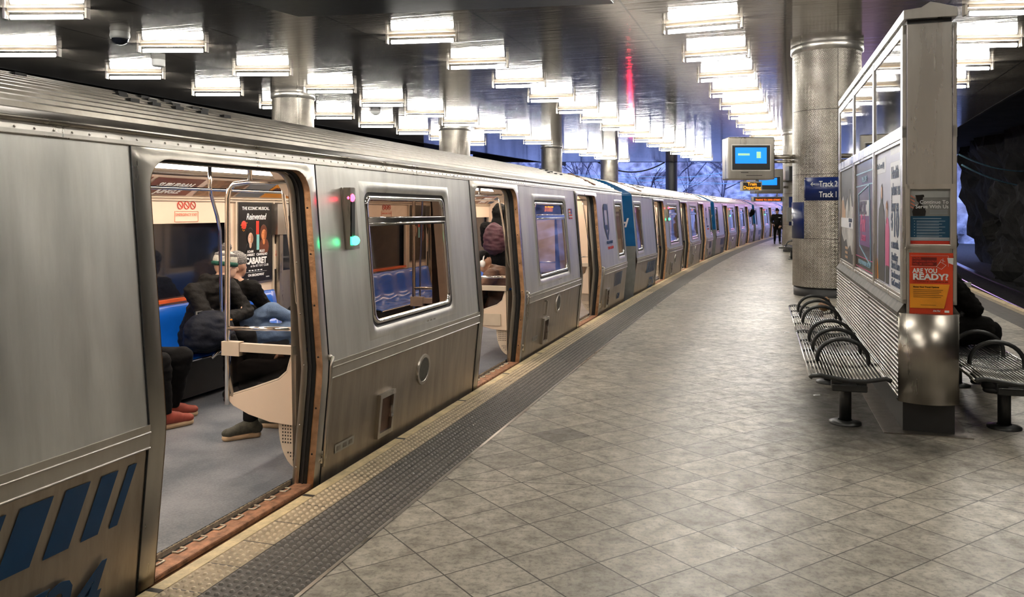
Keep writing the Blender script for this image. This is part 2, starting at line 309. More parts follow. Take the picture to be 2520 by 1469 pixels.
# ------------------------------------------------------------------ mesh helpers
class MB:
    def __init__(s): s.v = []; s.f = []; s.sm = []; s.uv = None
    def add(s, vs, fs, smooth=False, xf=None):
        o = len(s.v)
        s.v += [(xf @ Vector(p)) if xf else Vector(p) for p in vs]
        s.f += [tuple(i + o for i in f) for f in fs]; s.sm += [smooth] * len(fs)
        return s
    def box(s, x0, x1, y0, y1, z0, z1, xf=None):
        vs = [(x0, y0, z0), (x1, y0, z0), (x1, y1, z0), (x0, y1, z0), (x0, y0, z1), (x1, y0, z1), (x1, y1, z1), (x0, y1, z1)]
        return s.add(vs, [(0, 3, 2, 1), (4, 5, 6, 7), (0, 1, 5, 4), (1, 2, 6, 5), (2, 3, 7, 6), (3, 0, 4, 7)], False, xf)
    def bar(s, a, b, w, h, up=(0, 0, 1), xf=None):
        a, b = Vector(a), Vector(b); d = (b - a).normalized(); up = Vector(up)
        sd = d.cross(up)
        if sd.length < 1e-4: sd = d.cross(Vector((1, 0, 0)))
        sd.normalize(); u = sd.cross(d)
        vs = [p + sd * (i * w / 2) + u * (j * h / 2) for p in (a, b) for i, j in ((-1, -1), (1, -1), (1, 1), (-1, 1))]
        return s.add(vs, [(0, 1, 2, 3), (7, 6, 5, 4), (0, 4, 5, 1), (1, 5, 6, 2), (2, 6, 7, 3), (3, 7, 4, 0)], False, xf)
    def tube(s, pts, r, n=10, closed=False, caps=True, xf=None):
        pts = [Vector(p) for p in pts]; m = len(pts)
        rs = r if isinstance(r, (list, tuple)) else [r] * m
        def tang(i):
            if closed: return (pts[(i + 1) % m] - pts[i - 1]).normalized()
            a = pts[max(i - 1, 0)]; b = pts[min(i + 1, m - 1)]; return (b - a).normalized()
        t = tang(0); ref = Vector((0, 0, 1)) if abs(t.z) < .9 else Vector((1, 0, 0))
        u = t.cross(ref).normalized(); vs = []
        for i in range(m):
            t = tang(i); u = (u - t * u.dot(t))
            u = u.normalized() if u.length > 1e-6 else t.orthogonal().normalized()
            w = t.cross(u)
            vs += [pts[i] + (u * cos(2 * pi * k / n) + w * sin(2 * pi * k / n)) * rs[i] for k in range(n)]
        fs = []
        for i in range(m if closed else m - 1):
            j = (i + 1) % m
            fs += [(i * n + k, i * n + (k + 1) % n, j * n + (k + 1) % n, j * n + k) for k in range(n)]
        s.add(vs, fs, True, xf)
        if caps and not closed:
            s.add(vs[:n], [tuple(range(n - 1, -1, -1))], False, xf); s.add(vs[-n:], [tuple(range(n))], False, xf)
        return s
    def lathe(s, prof, n=24, c=(0, 0, 0), axis='z', xf=None, smooth=True):
        vs = []
        for r, z in prof:
            for k in range(n):
                a = 2 * pi * k / n; x, y = r * cos(a), r * sin(a)
                p = {'z': (x, y, z), 'x': (z, x, y), 'y': (x, z, y)}[axis]
                vs.append((p[0] + c[0], p[1] + c[1], p[2] + c[2]))
        fs = [(i * n + k, i * n + (k + 1) % n, (i + 1) * n + (k + 1) % n, (i + 1) * n + k) for i in range(len(prof) - 1) for k in range(n)]
        return s.add(vs, fs, smooth, xf)
    def sph(s, c, r, sc=(1, 1, 1), n=14, xf=None, rot=None):
        vs = []; m = n // 2 + 1; c = Vector(c)
        for i in range(m + 1):
            th = pi * i / m
            for k in range(n):
                a = 2 * pi * k / n
                p = Vector((sin(th) * cos(a) * r * sc[0], sin(th) * sin(a) * r * sc[1], cos(th) * r * sc[2]))
                if rot is not None: p = rot @ p
                vs.append(c + p)
        fs = [(i * n + k, (i + 1) * n + k, (i + 1) * n + (k + 1) % n, i * n + (k + 1) % n) for i in range(m) for k in range(n)]
        return s.add(vs, fs, True, xf)
    def poly(s, pts, thick=0, nrm=None, xf=None):
        pts = [Vector(p) for p in pts]; n = len(pts)
        if not thick: return s.add(pts, [tuple(range(n))], False, xf)
        nrm = Vector(nrm).normalized() * thick
        vs = pts + [p + nrm for p in pts]
        return s.add(vs, [tuple(range(n - 1, -1, -1)), tuple(range(n, 2 * n))] + [(i, (i + 1) % n, n + (i + 1) % n, n + i) for i in range(n)], False, xf)
    def build(s, name, mat, parent=None, bevel=0, uv=None, seg=2):
        me = bpy.data.meshes.new(name); me.from_pydata([tuple(p) for p in s.v], [], s.f)
        for p, f in zip(me.polygons, s.sm): p.use_smooth = f
        if uv:
            l = me.uv_layers.new(name='UVMap')
            for lp in me.loops: l.data[lp.index].uv = uv[lp.vertex_index]
        bm = bmesh.new(); bm.from_mesh(me)
        if not uv: bmesh.ops.remove_doubles(bm, verts=bm.verts, dist=1e-5)
        bmesh.ops.recalc_face_normals(bm, faces=bm.faces)
        bm.to_mesh(me); bm.free()
        o = bpy.data.objects.new(name, me); COL.objects.link(o)
        if mat: me.materials.append(mat)
        if parent is not None: o.parent = parent
        if bevel:
            md = o.modifiers.new('bev', 'BEVEL'); md.width = bevel; md.segments = seg; md.limit_method = 'ANGLE'; md.angle_limit = R(40)
        return o
def tag(o, label=None, cat=None, group=None, kind=None):
    if label: o['label'] = label
    if cat: o['category'] = cat
    if group: o['group'] = group
    if kind: o['kind'] = kind
    return o
def empty(name, loc=(0, 0, 0), rz=0.0, parent=None):
    o = bpy.data.objects.new(name, None); COL.objects.link(o); o.location = loc; o.rotation_euler = (0, 0, rz); o.empty_display_size = .1
    if parent: o.parent = parent
    return o
def copy_tree(o, parent=None):
    c = o.copy(); COL.objects.link(c); c.parent = parent
    for ch in list(o.children): copy_tree(ch, c)
    return c
TMP = bpy.data.scenes.new('scratch')
def evaluated_mesh(o):
    TMP.collection.objects.link(o)
    with bpy.context.temp_override(scene=TMP, view_layer=TMP.view_layers[0]):
        dg = bpy.context.evaluated_depsgraph_get(); me = bpy.data.meshes.new_from_object(o.evaluated_get(dg))
    return me
def text(name, body, size, mat, parent, mtx, align='LEFT', ext=.0015, sx=1.0, shear=0.0, bold=0.0, space=1.0):
    cu = bpy.data.curves.new(name, 'FONT'); cu.body = body; cu.size = size; cu.extrude = ext; cu.align_x = align; cu.shear = shear; cu.offset = bold
    cu.space_character = space; cu.resolution_u = 3
    t = bpy.data.objects.new('tmp', cu); me = evaluated_mesh(t)
    bpy.data.objects.remove(t); bpy.data.curves.remove(cu)
    me.transform(Matrix.Diagonal((sx, 1, 1, 1))); me.transform(mtx); me.name = name
    me.materials.clear(); me.materials.append(mat)
    o = bpy.data.objects.new(name, me); COL.objects.link(o)
    if parent is not None: o.parent = parent
    return o
def frame_m(o, x, y):
    """matrix with text x axis = x, text y axis = y, origin o"""
    x = Vector(x).normalized(); y = Vector(y).normalized(); z = x.cross(y)
    m = Matrix((x, y, z)).transposed().to_4x4(); m.translation = Vector(o); return m
def arc(c, r, a0, a1, n, ax=(1, 0, 0), ay=(0, 0, 1)):
    c = Vector(c); ax = Vector(ax); ay = Vector(ay)
    return [c + ax * (r * cos(a0 + (a1 - a0) * i / n)) + ay * (r * sin(a0 + (a1 - a0) * i / n)) for i in range(n + 1)]
def blob(name, parts, mat, parent, voxel=.012, smooth=6, extra=None, disp=0.0, dscale=9.0):
    """one continuous surface from tapered limbs ('c',p0,r0,p1,r1) and ellipsoids ('e',c,(rx,ry,rz),rot)"""
    mb = MB()
    for p in parts:
        if p[0] == 'c':
            a, b = Vector(p[1]), Vector(p[3]); n = max(2, int((b - a).length / max(min(p[2], p[4]) * .6, .006)))
            pts = [a.lerp(b, i / n) for i in range(n + 1)]
            mb.tube(pts, [p[2] + (p[4] - p[2]) * i / n for i in range(n + 1)], 12)
            mb.sph(a, p[2], n=12); mb.sph(b, p[4], n=12)
        else:
            mb.sph(p[1], 1.0, p[2], n=18, rot=p[3] if len(p) > 3 else None)
    o = mb.build('tmpblob', None)
    r = o.modifiers.new('r', 'REMESH'); r.mode = 'VOXEL'; r.voxel_size = voxel; r.use_smooth_shade = True
    sm = o.modifiers.new('s', 'SMOOTH'); sm.factor = .6; sm.iterations = smooth
    COL.objects.unlink(o); me = evaluated_mesh(o)
    bpy.data.objects.remove(o)
    if disp:
        n = len(me.vertices); co = np.empty(n * 3); no = np.empty(n * 3)
        me.vertices.foreach_get('co', co); me.vertices.foreach_get('normal', no)
        nf = mnoise.noise; q = (co.reshape(-1, 3) * (dscale, dscale, dscale * 2.2)).tolist()
        k = np.array([nf(v) for v in q]) * disp
        co += (no.reshape(-1, 3) * k[:, None]).ravel(); me.vertices.foreach_set('co', co); me.update()
    me.materials.clear()
    me.polygons.foreach_set('use_smooth', [True] * len(me.polygons))
    me.name = name; me.materials.append(mat)
    b = bpy.data.objects.new(name, me); COL.objects.link(b)
    if parent is not None: b.parent = parent
    return b

# ------------------------------------------------------------------ the curved platform edge
E0X, TH0, S1, RAD = -2.62, R(17.5), 8.0, 400.0
_pts = []
def _mk():
    x, y, s = E0X, 0.0, 0.0; ds = .05
    tab = [(x, y, TH0)]
    while s < 130:
        th = TH0 + max(0, s + ds / 2 - S1) / RAD
        x += sin(th) * ds; y += cos(th) * ds; s += ds; tab.append((x, y, TH0 + max(0, s - S1) / RAD))
    return tab
_TAB = _mk()
def EP(s, d=0.0, z=0.0):
    """point at arc length s along the platform edge, d metres towards the train (negative = onto the platform)"""
    if s <= 0: x, y, th = E0X + sin(TH0) * s, cos(TH0) * s, TH0
    else:
        i = min(int(s / .05), len(_TAB) - 2); f = s / .05 - i; a, b = _TAB[i], _TAB[i + 1]
        x, y, th = [a[k] + (b[k] - a[k]) * f for k in range(3)]
    return Vector((x - cos(th) * d, y + sin(th) * d, z))
def heading(s): return TH0 + max(0, s - S1) / RAD
def strip(name, ds, zs, s0, s1, mat, step=1.0, kind='structure', uvs=None, parent=None):
    mb = MB(); uv = []; n = int((s1 - s0) / step); m = len(ds)
    for i in range(n + 1):
        s = s0 + (s1 - s0) * i / n
        for d, z in zip(ds, zs): mb.v.append(EP(s, d, z)); uv.append((s, -d))
    for i in range(n):
        for k in range(m - 1):
            a = i * m + k; mb.f.append((a, a + 1, a + m + 1, a + m)); mb.sm.append(False)
    o = mb.build(name, mat, parent, uv=uv)
    if kind: o['kind'] = kind
    return o
PW = 6.4   # platform width
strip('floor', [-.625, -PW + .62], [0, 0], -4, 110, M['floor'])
# side of the platform slab under both nosings
strip('trim_1', [-.02, -.02], [-.06, -1.2], -4, 110, M['dark'])
strip('trim_2', [0, 0, -.067, -.067], [-.07, 0.004, .004, -.05], -4, 110, M['nosing'])
strip('trim_3', [-.067, -.238], [0.002, .002], -4, 110, M['domec'])
strip('trim_4', [-.238, -.625], [0.001, .001], -4, 110, M['domed'])
strip('trim_5', [-.625, -.645], [.0035, .0035], -4, 110, M['frame'])
strip('trim_6', [-PW, -PW, -PW + .12, -PW + .12], [-.07, .004, .004, -.05], -4, 110, M['nosing'])
strip('trim_7', [-PW + .12, -PW + .22], [.002, .002], -4, 110, M['domec'])
strip('trim_8', [-PW + .22, -PW + .62], [.001, .001], -4, 110, M['domed'])
strip('trim_9', [-PW + .02, -PW + .02], [-.06, -1.2], -4, 110, M['dark'])
def domes(name, d0, d1, s0, s1, pitch, r, h, mat):
    mb = MB(); s = s0; row = 0; uv = []
    nd = int(round((d1 - d0) / pitch))
    while s < s1:
        for k in range(nd):
            d = -(d0 + (k + .5) * pitch)
            c = EP(s, d, .001); o = len(mb.v); n = 8
            for rr, z in ((r, 0), (r * .62, h)):
                for q in range(n): a = 2 * pi * q / n; mb.v.append(c + Vector((rr * cos(a), rr * sin(a), z))); uv.append((s, -d))
            for q in range(n): mb.f.append((o + q, o + (q + 1) % n, o + n + (q + 1) % n, o + n + q)); mb.sm.append(True)
            mb.f.append(tuple(o + n + q for q in range(n))); mb.sm.append(True)
        s += pitch * (1 if s < 9 else 1.0)
    o = mb.build(name, mat, uv=uv); o['kind'] = 'structure'; return o
M['domect'] = plain('worn_lit_cream_studs', (.66, .55, .38), .5, 0, .15, 30); M['domedt'] = plain('worn_lit_grey_studs', (.185, .17, .15), .42, 0, .2, 30)  # studs paler than their paving: wear, plus painted-in light on the relief
domes('trim_10', .070, .238, 1.5, 17, .0425, .0125, .008, M['domect'])
domes('trim_11', .240, .625, 1.5, 17, .0430, .0125, .008, M['domedt'])

# ------------------------------------------------------------------ ceiling, boundary walls, outside
CH = 4.75
def ceiling():
    mb = MB(); uv = []; dl = [13.6 - (13.6 + 8.4) * i / 11 for i in range(12)]; n = 60
    for i in range(n + 1):
        for d in dl:
            lo, hi = -8.0, 90.0
            for _ in range(30):
                mid = (lo + hi) / 2
                if EP(mid, d).y > 52: hi = mid
                else: lo = mid
            s = -8 + (lo + 8) * i / n
            mb.v.append(EP(s, d, CH)); uv.append((s, d))
    for i in range(n):
        for k in range(11):
            a = i * 12 + k; mb.f.append((a, a + 1, a + 13, a + 12)); mb.sm.append(True)
    o = mb.build('ceiling', M['ceiling'], uv=uv); o['kind'] = 'structure'
    # slab edge above
    mb = MB()
    for d in (13.6, -8.4):
        pts = [EP(s, d) for s in [x * 2 for x in range(-4, 28)]]
        for a, b in zip(pts, pts[1:]): mb.bar((a.x, a.y, CH + .25), (b.x, b.y, CH + .25), .08, .52)
    e = [EP(s, d) for s, d in ((47.5, 13.4),)]
    mb.box(-2.5, 26, 51.9, 52.1, CH - .01, CH + .9)
    tag(mb.build('trim_12', M['dark']), kind='structure')
ceiling()
# solid deck above the ceiling keeps the sky out
mb = MB(); mb.box(-40, 40, -14, 52, CH + .5, CH + .7); tag(mb.build('roof_slab', M['dark']), kind='structure')
# the wider, darker overbuild either side
mb = MB()
for i in range(-3, 19):
    a, b = EP(i * 2, 15.5), EP(i * 2 + 2, 15.5); mb.poly([(a.x, a.y, -1.3), (b.x, b.y, -1.3), (b.x, b.y, 6), (a.x, a.y, 6)])
tag(mb.build('wall_left', M['dark']), kind='structure')
mb = MB(); a, b = Vector((-22, -9, 0)), Vector((22, -9, 0)); mb.poly([(a.x, a.y, -1.3), (b.x, b.y, -1.3), (b.x, b.y, 6), (a.x, a.y, 6)])
tag(mb.build('wall_behind', M['cream']), kind='structure')  # unseen wall, made pale so the kiosk end has something bright to reflect
mb = MB(); mb.box(-120, 140, -14, 160, -1.35, -1.25); tag(mb.build('track_bed', M['ballast']), kind='structure')
def rockwall(name, path, h, mat, amp, nz=14, seed=0, lean=.25, step=.8, top=None):
    mb = MB(); pts = []
    for (x0, y0), (x1, y1) in zip(path, path[1:]):
        n = max(1, int(math.hypot(x1 - x0, y1 - y0) / step)); pts += [(x0 + (x1 - x0) * i / n, y0 + (y1 - y0) * i / n) for i in range(n)]
    pts.append(path[-1]); m = nz + 1
    for i, (x, y) in enumerate(pts):
        hh = h * (1 + .35 * mnoise.noise(Vector((i * step * .09, seed, 3.3)))) if top is None else top(i / len(pts))
        dx, dy = (pts[min(i + 1, len(pts) - 1)][0] - pts[max(i - 1, 0)][0]), (pts[min(i + 1, len(pts) - 1)][1] - pts[max(i - 1, 0)][1])
        l = math.hypot(dx, dy) or 1; nx, ny = -dy / l, dx / l
        for k in range(m):
            z = -1.3 + (hh + 1.3) * k / nz
            q = Vector((x * .35, y * .35, z * .5 + seed)); a = amp * (mnoise.noise(q) + .6 * mnoise.noise(q * 2.3) + .35 * mnoise.noise(q * 5.1))
            o = a + lean * (z + 1.3)
            mb.v.append(Vector((x + nx * o, y + ny * o, z)))
    for i in range(len(pts) - 1):
        for k in range(nz): a = i * m + k; mb.f.append((a, a + m, a + m + 1, a + 1)); mb.sm.append(False)
    return mb.build(name, mat)
tag(rockwall('hill', [(-70, 60), (-30, 78), (0, 90), (26, 96), (36, 93)], 26, M['hill'], 2.2, 26, 5, lean=.55, step=1.2), kind='structure')
tag(rockwall('hill', [(34, 92), (42, 84), (46, 70)], 3.6, M['hill'], .8, 12, 11, lean=.4, step=1.0), kind='structure')
tag(rockwall('hill', [(38, 74), (44, 66), (60, 50)], 12, M['hill'], 1.2, 14, 9, lean=.2, step=1.0), kind='structure')
tag(rockwall('wall_right', [(20.0, -8), (19.6, 10), (20.5, 24), (23.4, 37.5), (26.4, 46)], 10.5, M['rock'], .9, 22, 2, lean=.12, step=.5), 'dark rough rock face rising beside the far track', kind='structure')
tag(rockwall('rock_mound', [(17.2, 16), (18.4, 26), (21.0, 35.0)], 2.6, M['rock'], .8, 16, 17, lean=.3, step=.4, top=lambda t: 1.6 + 1.6 * sin(pi * min(1, t * .9 + .12)) + .5 * sin(t * 17)), 'low dark rock outcrop between the far rail and the rock face', 'rock')
# running rails beyond the platform on the right, and under the train
def rails(name, d, label):
    mb = MB()
    pts = [EP(s, d, -1.02) for s in range(-4, 100, 2)]
    mb.tube([p + Vector((0, 0, .0)) for p in pts], .035, 6)
    o = mb.build(name, M['railm']); 
    fb = MB()
    for a, b in zip(pts, pts[1:]): fb.bar(a - Vector((0, 0, .1)), b - Vector((0, 0, .1)), .05, .16)
    fb.build('rail_web', M['rust'], o)
    tag(o, label, 'rail'); return o
rails('running_rail', -PW - .75, 'shiny running rail nearer the platform on the empty track')
rails('running_rail', -PW - 2.2, 'shiny running rail on the far side of the empty track')
tr = MB(); 
for s in range(-4, 100, 2):
    a, b = EP(s, -PW - 2.9, -.85), EP(s + 2, -PW - 2.9, -.85); tr.bar(a, b, .22, .05)
tag(tr.build('third_rail_cover', M['railm']), 'pale flat cover board of the third rail past the empty track', 'rail')

# ------------------------------------------------------------------ ceiling tube lights
def light_proto():
    root = empty('tube_light')
    mb = MB(); mb.box(-.60, .60, -.035, .035, CH - .045, CH - .001); mb.build('batten', M['creamd'], root, .004)
    for sx_ in (-1, 1):
        b = MB(); x = sx_ * .64
        b.box(x - .018, x + .018, -.055, .055, CH - .165, CH - .002); b.box(x - .03 if sx_ > 0 else x, x if sx_ > 0 else x + .03, -.022, .022, CH - .158, CH - .108)
        b.build('end_bracket', M['frame'], root, .003)
    t = MB(); t.tube([(-.56, 0, CH - .133), (.56, 0, CH - .133)], .034, 12)
    t.build('fluorescent_tube', M['tube'], root)
    return root
LP = light_proto()
ROWS = [  # d offset, first s, count, yaw, words
    (-1.40, 14.6, 14, -22, 'row running over the platform edge', 'tube lights over the platform edge'),
    (3.40, 14.0, 14, -9, 'row running over the train roof', 'tube lights over the train roof'),
    (8.20, 10.6, 15, -1, 'row running just behind the train roof', 'tube lights behind the train roof'),
    (11.2, 12.8, 9, 0, 'outermost row past the train roof', 'tube lights in the outermost row')]
ORD = ['first', 'second', 'third', 'fourth', 'fifth', 'sixth', 'seventh', 'eighth', 'ninth', 'tenth', 'eleventh', 'twelfth', 'thirteenth', 'fourteenth', 'fifteenth', 'sixteenth', 'seventeenth']
used = [False]
COLS = [(-5.9, 21.9, .55), (-2.15, 30.5, .58), (1.9, 39.0, .50), (5.75, 48.0, .52)]
def put_light(s, d, yaw, label, group):
    q = EP(s, d)
    if any(abs(q.x - cx) < cr + .64 and abs(q.y - cy) < cr + .08 for cx, cy, cr in COLS): return
    o = LP if not used[0] else copy_tree(LP); used[0] = True
    p = EP(s, d); o.location = (p.x, p.y, 0); o.rotation_euler = (0, 0, R(yaw))
    tag(o, label, 'tube light', group)
for d, s0, n, yw, w, g in ROWS:
    for i in range(n):
        s = s0 + i * 2.72
        if EP(s, d).y > 51.3: break
        put_light(s, d, yw, 'bright bare tube light, %s in the %s' % (ORD[i], w), g)
for i, (x, y) in enumerate(((7.55, 12.35), (8.6, 14.8), (9.5, 17.2), (10.4, 19.7), (11.3, 22.3))):
    o = copy_tree(LP); o.location = (x, y, 0); o.rotation_euler = (0, 0, -R(5)); tag(o, 'bright bare tube light, %s in the row beyond the poster kiosk' % ORD[i], 'tube light', 'tube lights beyond the kiosk')
# same rows continue over and behind the photographer
for i in range(5):
    put_light(14.6 - (i + 1) * 2.72, -1.4, -20, 'bare tube light over the near platform edge, %s before the visible row' % ORD[i], 'tube lights over the near platform')
    if i < 2: put_light(14.0 - (i + 2.9) * 2.72, 3.4, -9, 'bare tube light above the near train roof, %s before the visible row' % ORD[i], 'tube lights over the near train roof')
    if i < 3: put_light(10.6 - (i + 1) * 2.72, 8.2, -1, 'bare tube light behind the near train roof, %s before the visible row' % ORD[i], 'tube lights behind the near train roof')
for i in range(4):
    x, y = 7.55 - .85 * (i + 1), 12.35 - 2.6 * (i + 1)
    o = copy_tree(LP); o.location = (x, y, 0); o.rotation_euler = (0, 0, -R(9)); tag(o, 'bare tube light above the kiosk side, %s towards the camera' % ORD[i], 'tube light', 'tube lights over the near right side')
# dropped dark access panel above the train
mb = MB()
P4 = [(-3.35, 12.75), (1.5, 11.95), (.2, 8.2), (-5.6, 9.1)]
mb.poly([(x, y, CH - .10) for x, y in P4], .09, (0, 0, 1)); 
tag(mb.build('ceiling_access_panel', M['dgrey'], bevel=.01), 'dark dropped steel panel in the ceiling above the train', 'ceiling panel')
def dome_camera(x, y, label, r=.13):
    root = empty('dome_camera', (x, y, 0)); tag(root, label, 'camera')
    m1 = MB(); m1.lathe([(r, CH), (r * 1.05, CH - .07), (r * .95, CH - .12), (0, CH - .12)], 18); m1.build('housing', M['grey'], root)
    m2 = MB(); m2.lathe([(r * .9, CH - .12), (r * .75, CH - .18), (r * .4, CH - .215), (.0, CH - .225)], 18); m2.build('dome', M['darkglass'], root)
dome_camera(-6.9, 14.3, 'grey dome camera hanging among the tube lights at top left', .16)
mb = MB(); mb.lathe([(.13, CH), (.13, CH - .12), (.11, CH - .14), (0, CH - .14)], 16, (-7.35, 16.9, 0)); tag(mb.build('junction_box', M['white'], bevel=.004), 'small white round box on the ceiling behind the train roof', 'junction box')
mb = MB(); mb.lathe([(.16, CH), (.15, CH - .05), (.06, CH - .11), (0, CH - .12)], 18, (-4.3, 25.6, 0)); tag(mb.build('smoke_detector', M['white']), 'pale cone shaped detector on the ceiling behind the train', 'smoke detector')

# ------------------------------------------------------------------ columns
def column(x, y, r, label, name='column', top=CH, base=True, mat=None, z0=0.0):
    root = empty(name, (x, y, 0)); tag(root, label, 'column')
    n = 48; mb = MB(); uv = []
    zs = [z0 + (.18 if base else 0), top - .10]
    for z in zs:
        for k in range(n + 1): a = 2 * pi * k / n; mb.v.append(Vector((r * cos(a), r * sin(a), z))); uv.append((a * r, z))
    for k in range(n): mb.f.append((k, k + 1, n + 1 + k + 1, n + 1 + k)); mb.sm.append(True)
    mb.build('shaft', mat or M['diamond'], root, uv=uv)
    c = MB(); c.lathe([(r + .0, top - .15), (r + .035, top - .14), (r + .035, top - .02), (r + .03, top)], n); c.build('collar', M['trimst'], root)
    if base:
        c = MB(); c.lathe([(r - .02, z0), (r - .02, z0 + .18), (r - .06, z0 + .18)], n); c.build('plinth', M['black'], root)
    return root
C1X, C1Y, C1R = 6.02, 15.55, .62
col1 = column(C1X, C1Y, C1R, 'large round column clad in textured steel with track signs, behind the kiosk')
column(11.35, 32.2, .60, 'second round textured steel column along the platform with a screen on it')
for x, y, r, l in ((-5.9, 21.9, .55, 'pale round column rising behind the train roof, leftmost of that line'), (-2.15, 30.5, .58, 'round steel column behind the train roof, second of that line'),
                   (1.9, 39.0, .50, 'round steel column behind the train roof, third of that line'), (5.75, 48.0, .52, 'weathered round column behind the train, farthest under the ceiling')):
    column(x, y, r, l, z0=-1.2, base=False, mat=M['diamond'])
column(10.4, 53.0, .38, 'dark slim column past the ceiling edge above the train', mat=M['black'], base=False, z0=-1.2, top=CH + .6)
def curved_plate(name, a0, a1, z0, z1, r, mat, parent, n=20, t=.006):
    mb = MB()
    for rr in (r, r + t):
        for z in (z0, z1):
            for k in range(n + 1): a = a0 + (a1 - a0) * k / n; mb.v.append(Vector((rr * cos(a), rr * sin(a), z)))
    m = n + 1
    for k in range(n):
        mb.f += [(k, k + 1, m + k + 1, m + k), (2 * m + k, 3 * m + k, 3 * m + k + 1, 2 * m + k + 1), (k, 2 * m + k, 2 * m + k + 1, k + 1), (m + k, m + k + 1, 3 * m + k + 1, 3 * m + k)]
        mb.sm += [True] * 4
    mb.f += [(0, m, 3 * m, 2 * m), (m - 1, 3 * m - 1, 4 * m - 1, 2 * m - 1)]; mb.sm += [False] * 2
    return mb.build(name, mat, parent)
def wrap_text(body, size, r, ang, z, parent, name='lettering', bold=.002, sx=1.0):
    """text bent round the column; ang = angle of the text start (camera-facing angles run from 270 deg)"""
    o = text(name, body, size, M['white'], parent, Matrix.Identity(4), ext=.001, bold=bold, sx=sx)
    for v in o.data.vertices:
        a = ang + v.co.x / r; rr = r + .006 + v.co.z
        v.co = Vector((rr * cos(a), rr * sin(a), z + v.co.y))
    return o
def ang_of(px, X=C1X, Y=C1Y, r=C1R):
    """angle on the column surface seen at image column px"""
    best = None
    for i in range(1800):
        a = pi + pi * i / 1800; x, y = X + r * cos(a), Y + r * sin(a)
        d = abs(1260 + 2000 * x / y - px)
        vis = (cos(a) * x + sin(a) * y) < 0
        if vis and (best is None or d < best[0]): best = (d, a)
    return best[1]
sgn = empty('track_sign', (C1X, C1Y, 0)); tag(sgn, 'navy sign reading Track 2 with arrow and Track 1, curved round the big column', 'sign')
aL, aR = ang_of(1980), ang_of(1980) + 1.15
yz = lambda py, Y=C1Y - C1R * .9: CAMH - (py - 520) * Y / 2000
curved_plate('plate', aL, aR, yz(493), yz(436), C1R + .004, M['navy'], sgn)
wrap_text('Track 2', .150, C1R + .006, ang_of(2016), yz(459), sgn, sx=.68); wrap_text('Track 1', .150, C1R + .006, ang_of(2016), yz(485), sgn, sx=.68)
ar = MB(); a = ang_of(1996); rr = C1R + .014
def cyl(a, z): return Vector((rr * cos(a), rr * sin(a), z))
zz = yz(453)
ar.tube([cyl(a, zz), cyl(a + .065, zz), cyl(a + .13, zz)], .008, 6); ar.tube([cyl(a + .06, zz + .035), cyl(a, zz), cyl(a + .06, zz - .035)], .008, 6)
ar.build('arrow', M['white'], sgn)
for aa in (aL + .03, aR - .03):
    for z_ in (yz(489), yz(440)):
        s_ = MB(); s_.sph(((C1R + .012) * cos(aa), (C1R + .012) * sin(aa), z_), .012); s_.build('screw', M['chrome'], sgn)
sg2 = empty('station_name_sign', (C1X, C1Y, 0)); tag(sg2, 'navy sign wrapping the left side of the big column, ending nal and are', 'sign')
a1 = ang_of(1979); a0 = a1 - 1.3
curved_plate('plate', a0, a1, yz(588), yz(497), C1R + .004, M['navy'], sg2)
wrap_text('Journal', .17, C1R + .006, ang_of(1958) - .58 / C1R * 1.0, yz(539), sg2); wrap_text('Square', .17, C1R + .006, ang_of(1958) - .56 / C1R, yz(556), sg2)
# second column: sign + little screen
sg3 = empty('station_name_sign', (11.35, 32.2, 0)); tag(sg3, 'narrow navy sign on the second column', 'sign')
curved_plate('plate', R(215), R(262), CAMH - (555 - 520) * 31.7 / 2000, CAMH - (484 - 520) * 31.7 / 2000, .606, M['navy'], sg3)
for t_, z_ in (('al', 1.42), ('n', 1.26), ('Exit', 2.0)):
    o = text('lettering', t_, .2, M['white'], sg3, Matrix.Identity(4), ext=.001)
    for v in o.data.vertices:
        a = R(232) + v.co.x / .61; v.co = Vector((.616 * cos(a), .616 * sin(a), z_ + v.co.y))
# ------------------------------------------------------------------ the train
CL = 14.8; SE0, SE1 = .35, 14.45; DC = (3.35, 7.40, 11.45); DHW = .64; DTOP = 1.835; WIN = ((4.68, 6.08), (8.72, 10.12)); EWIN = ((.50, 1.12), (13.68, 14.30))
WZ0, WZ1 = .82, 1.73
_WP = [(-.50, .05), (-.02, .0), (.60, -.06), (.70, -.065), (1.90, .035), (1.97, .06), (2.02, .09)]
def wp(z):
    if z <= _WP[0][0]: return _WP[0][1]
    for (a, wa), (b, wb_) in zip(_WP, _WP[1:]):
        if z <= b: return wa + (wb_ - wa) * (z - a) / (b - a)
    return _WP[-1][1]
def S(l, z, off=0.0): return Vector((l, wp(z) - off, z))     # a point on the car side, off metres proud of it
def side_panel(mb, l0, l1, z0, z1, holes=(), off=0.0, zb=(), sm=True):
    ls = sorted({l0, l1, *[h[0] for h in holes], *[h[1] for h in holes]})
    zs = sorted({z0, z1, *[z for z in (-.02, .60, .70, 1.30, 1.90, *zb) if z0 < z < z1], *[h[2] for h in holes], *[h[3] for h in holes]})
    for a, b in zip(ls, ls[1:]):
        for c, d in zip(zs, zs[1:]):
            m = ((a + b) / 2, (c + d) / 2)
            if any(h[0] < m[0] < h[1] and h[2] < m[1] < h[3] for h in holes): continue
            mb.add([S(a, c, off), S(b, c, off), S(b, d, off), S(a, d, off)], [(0, 1, 2, 3)], sm)
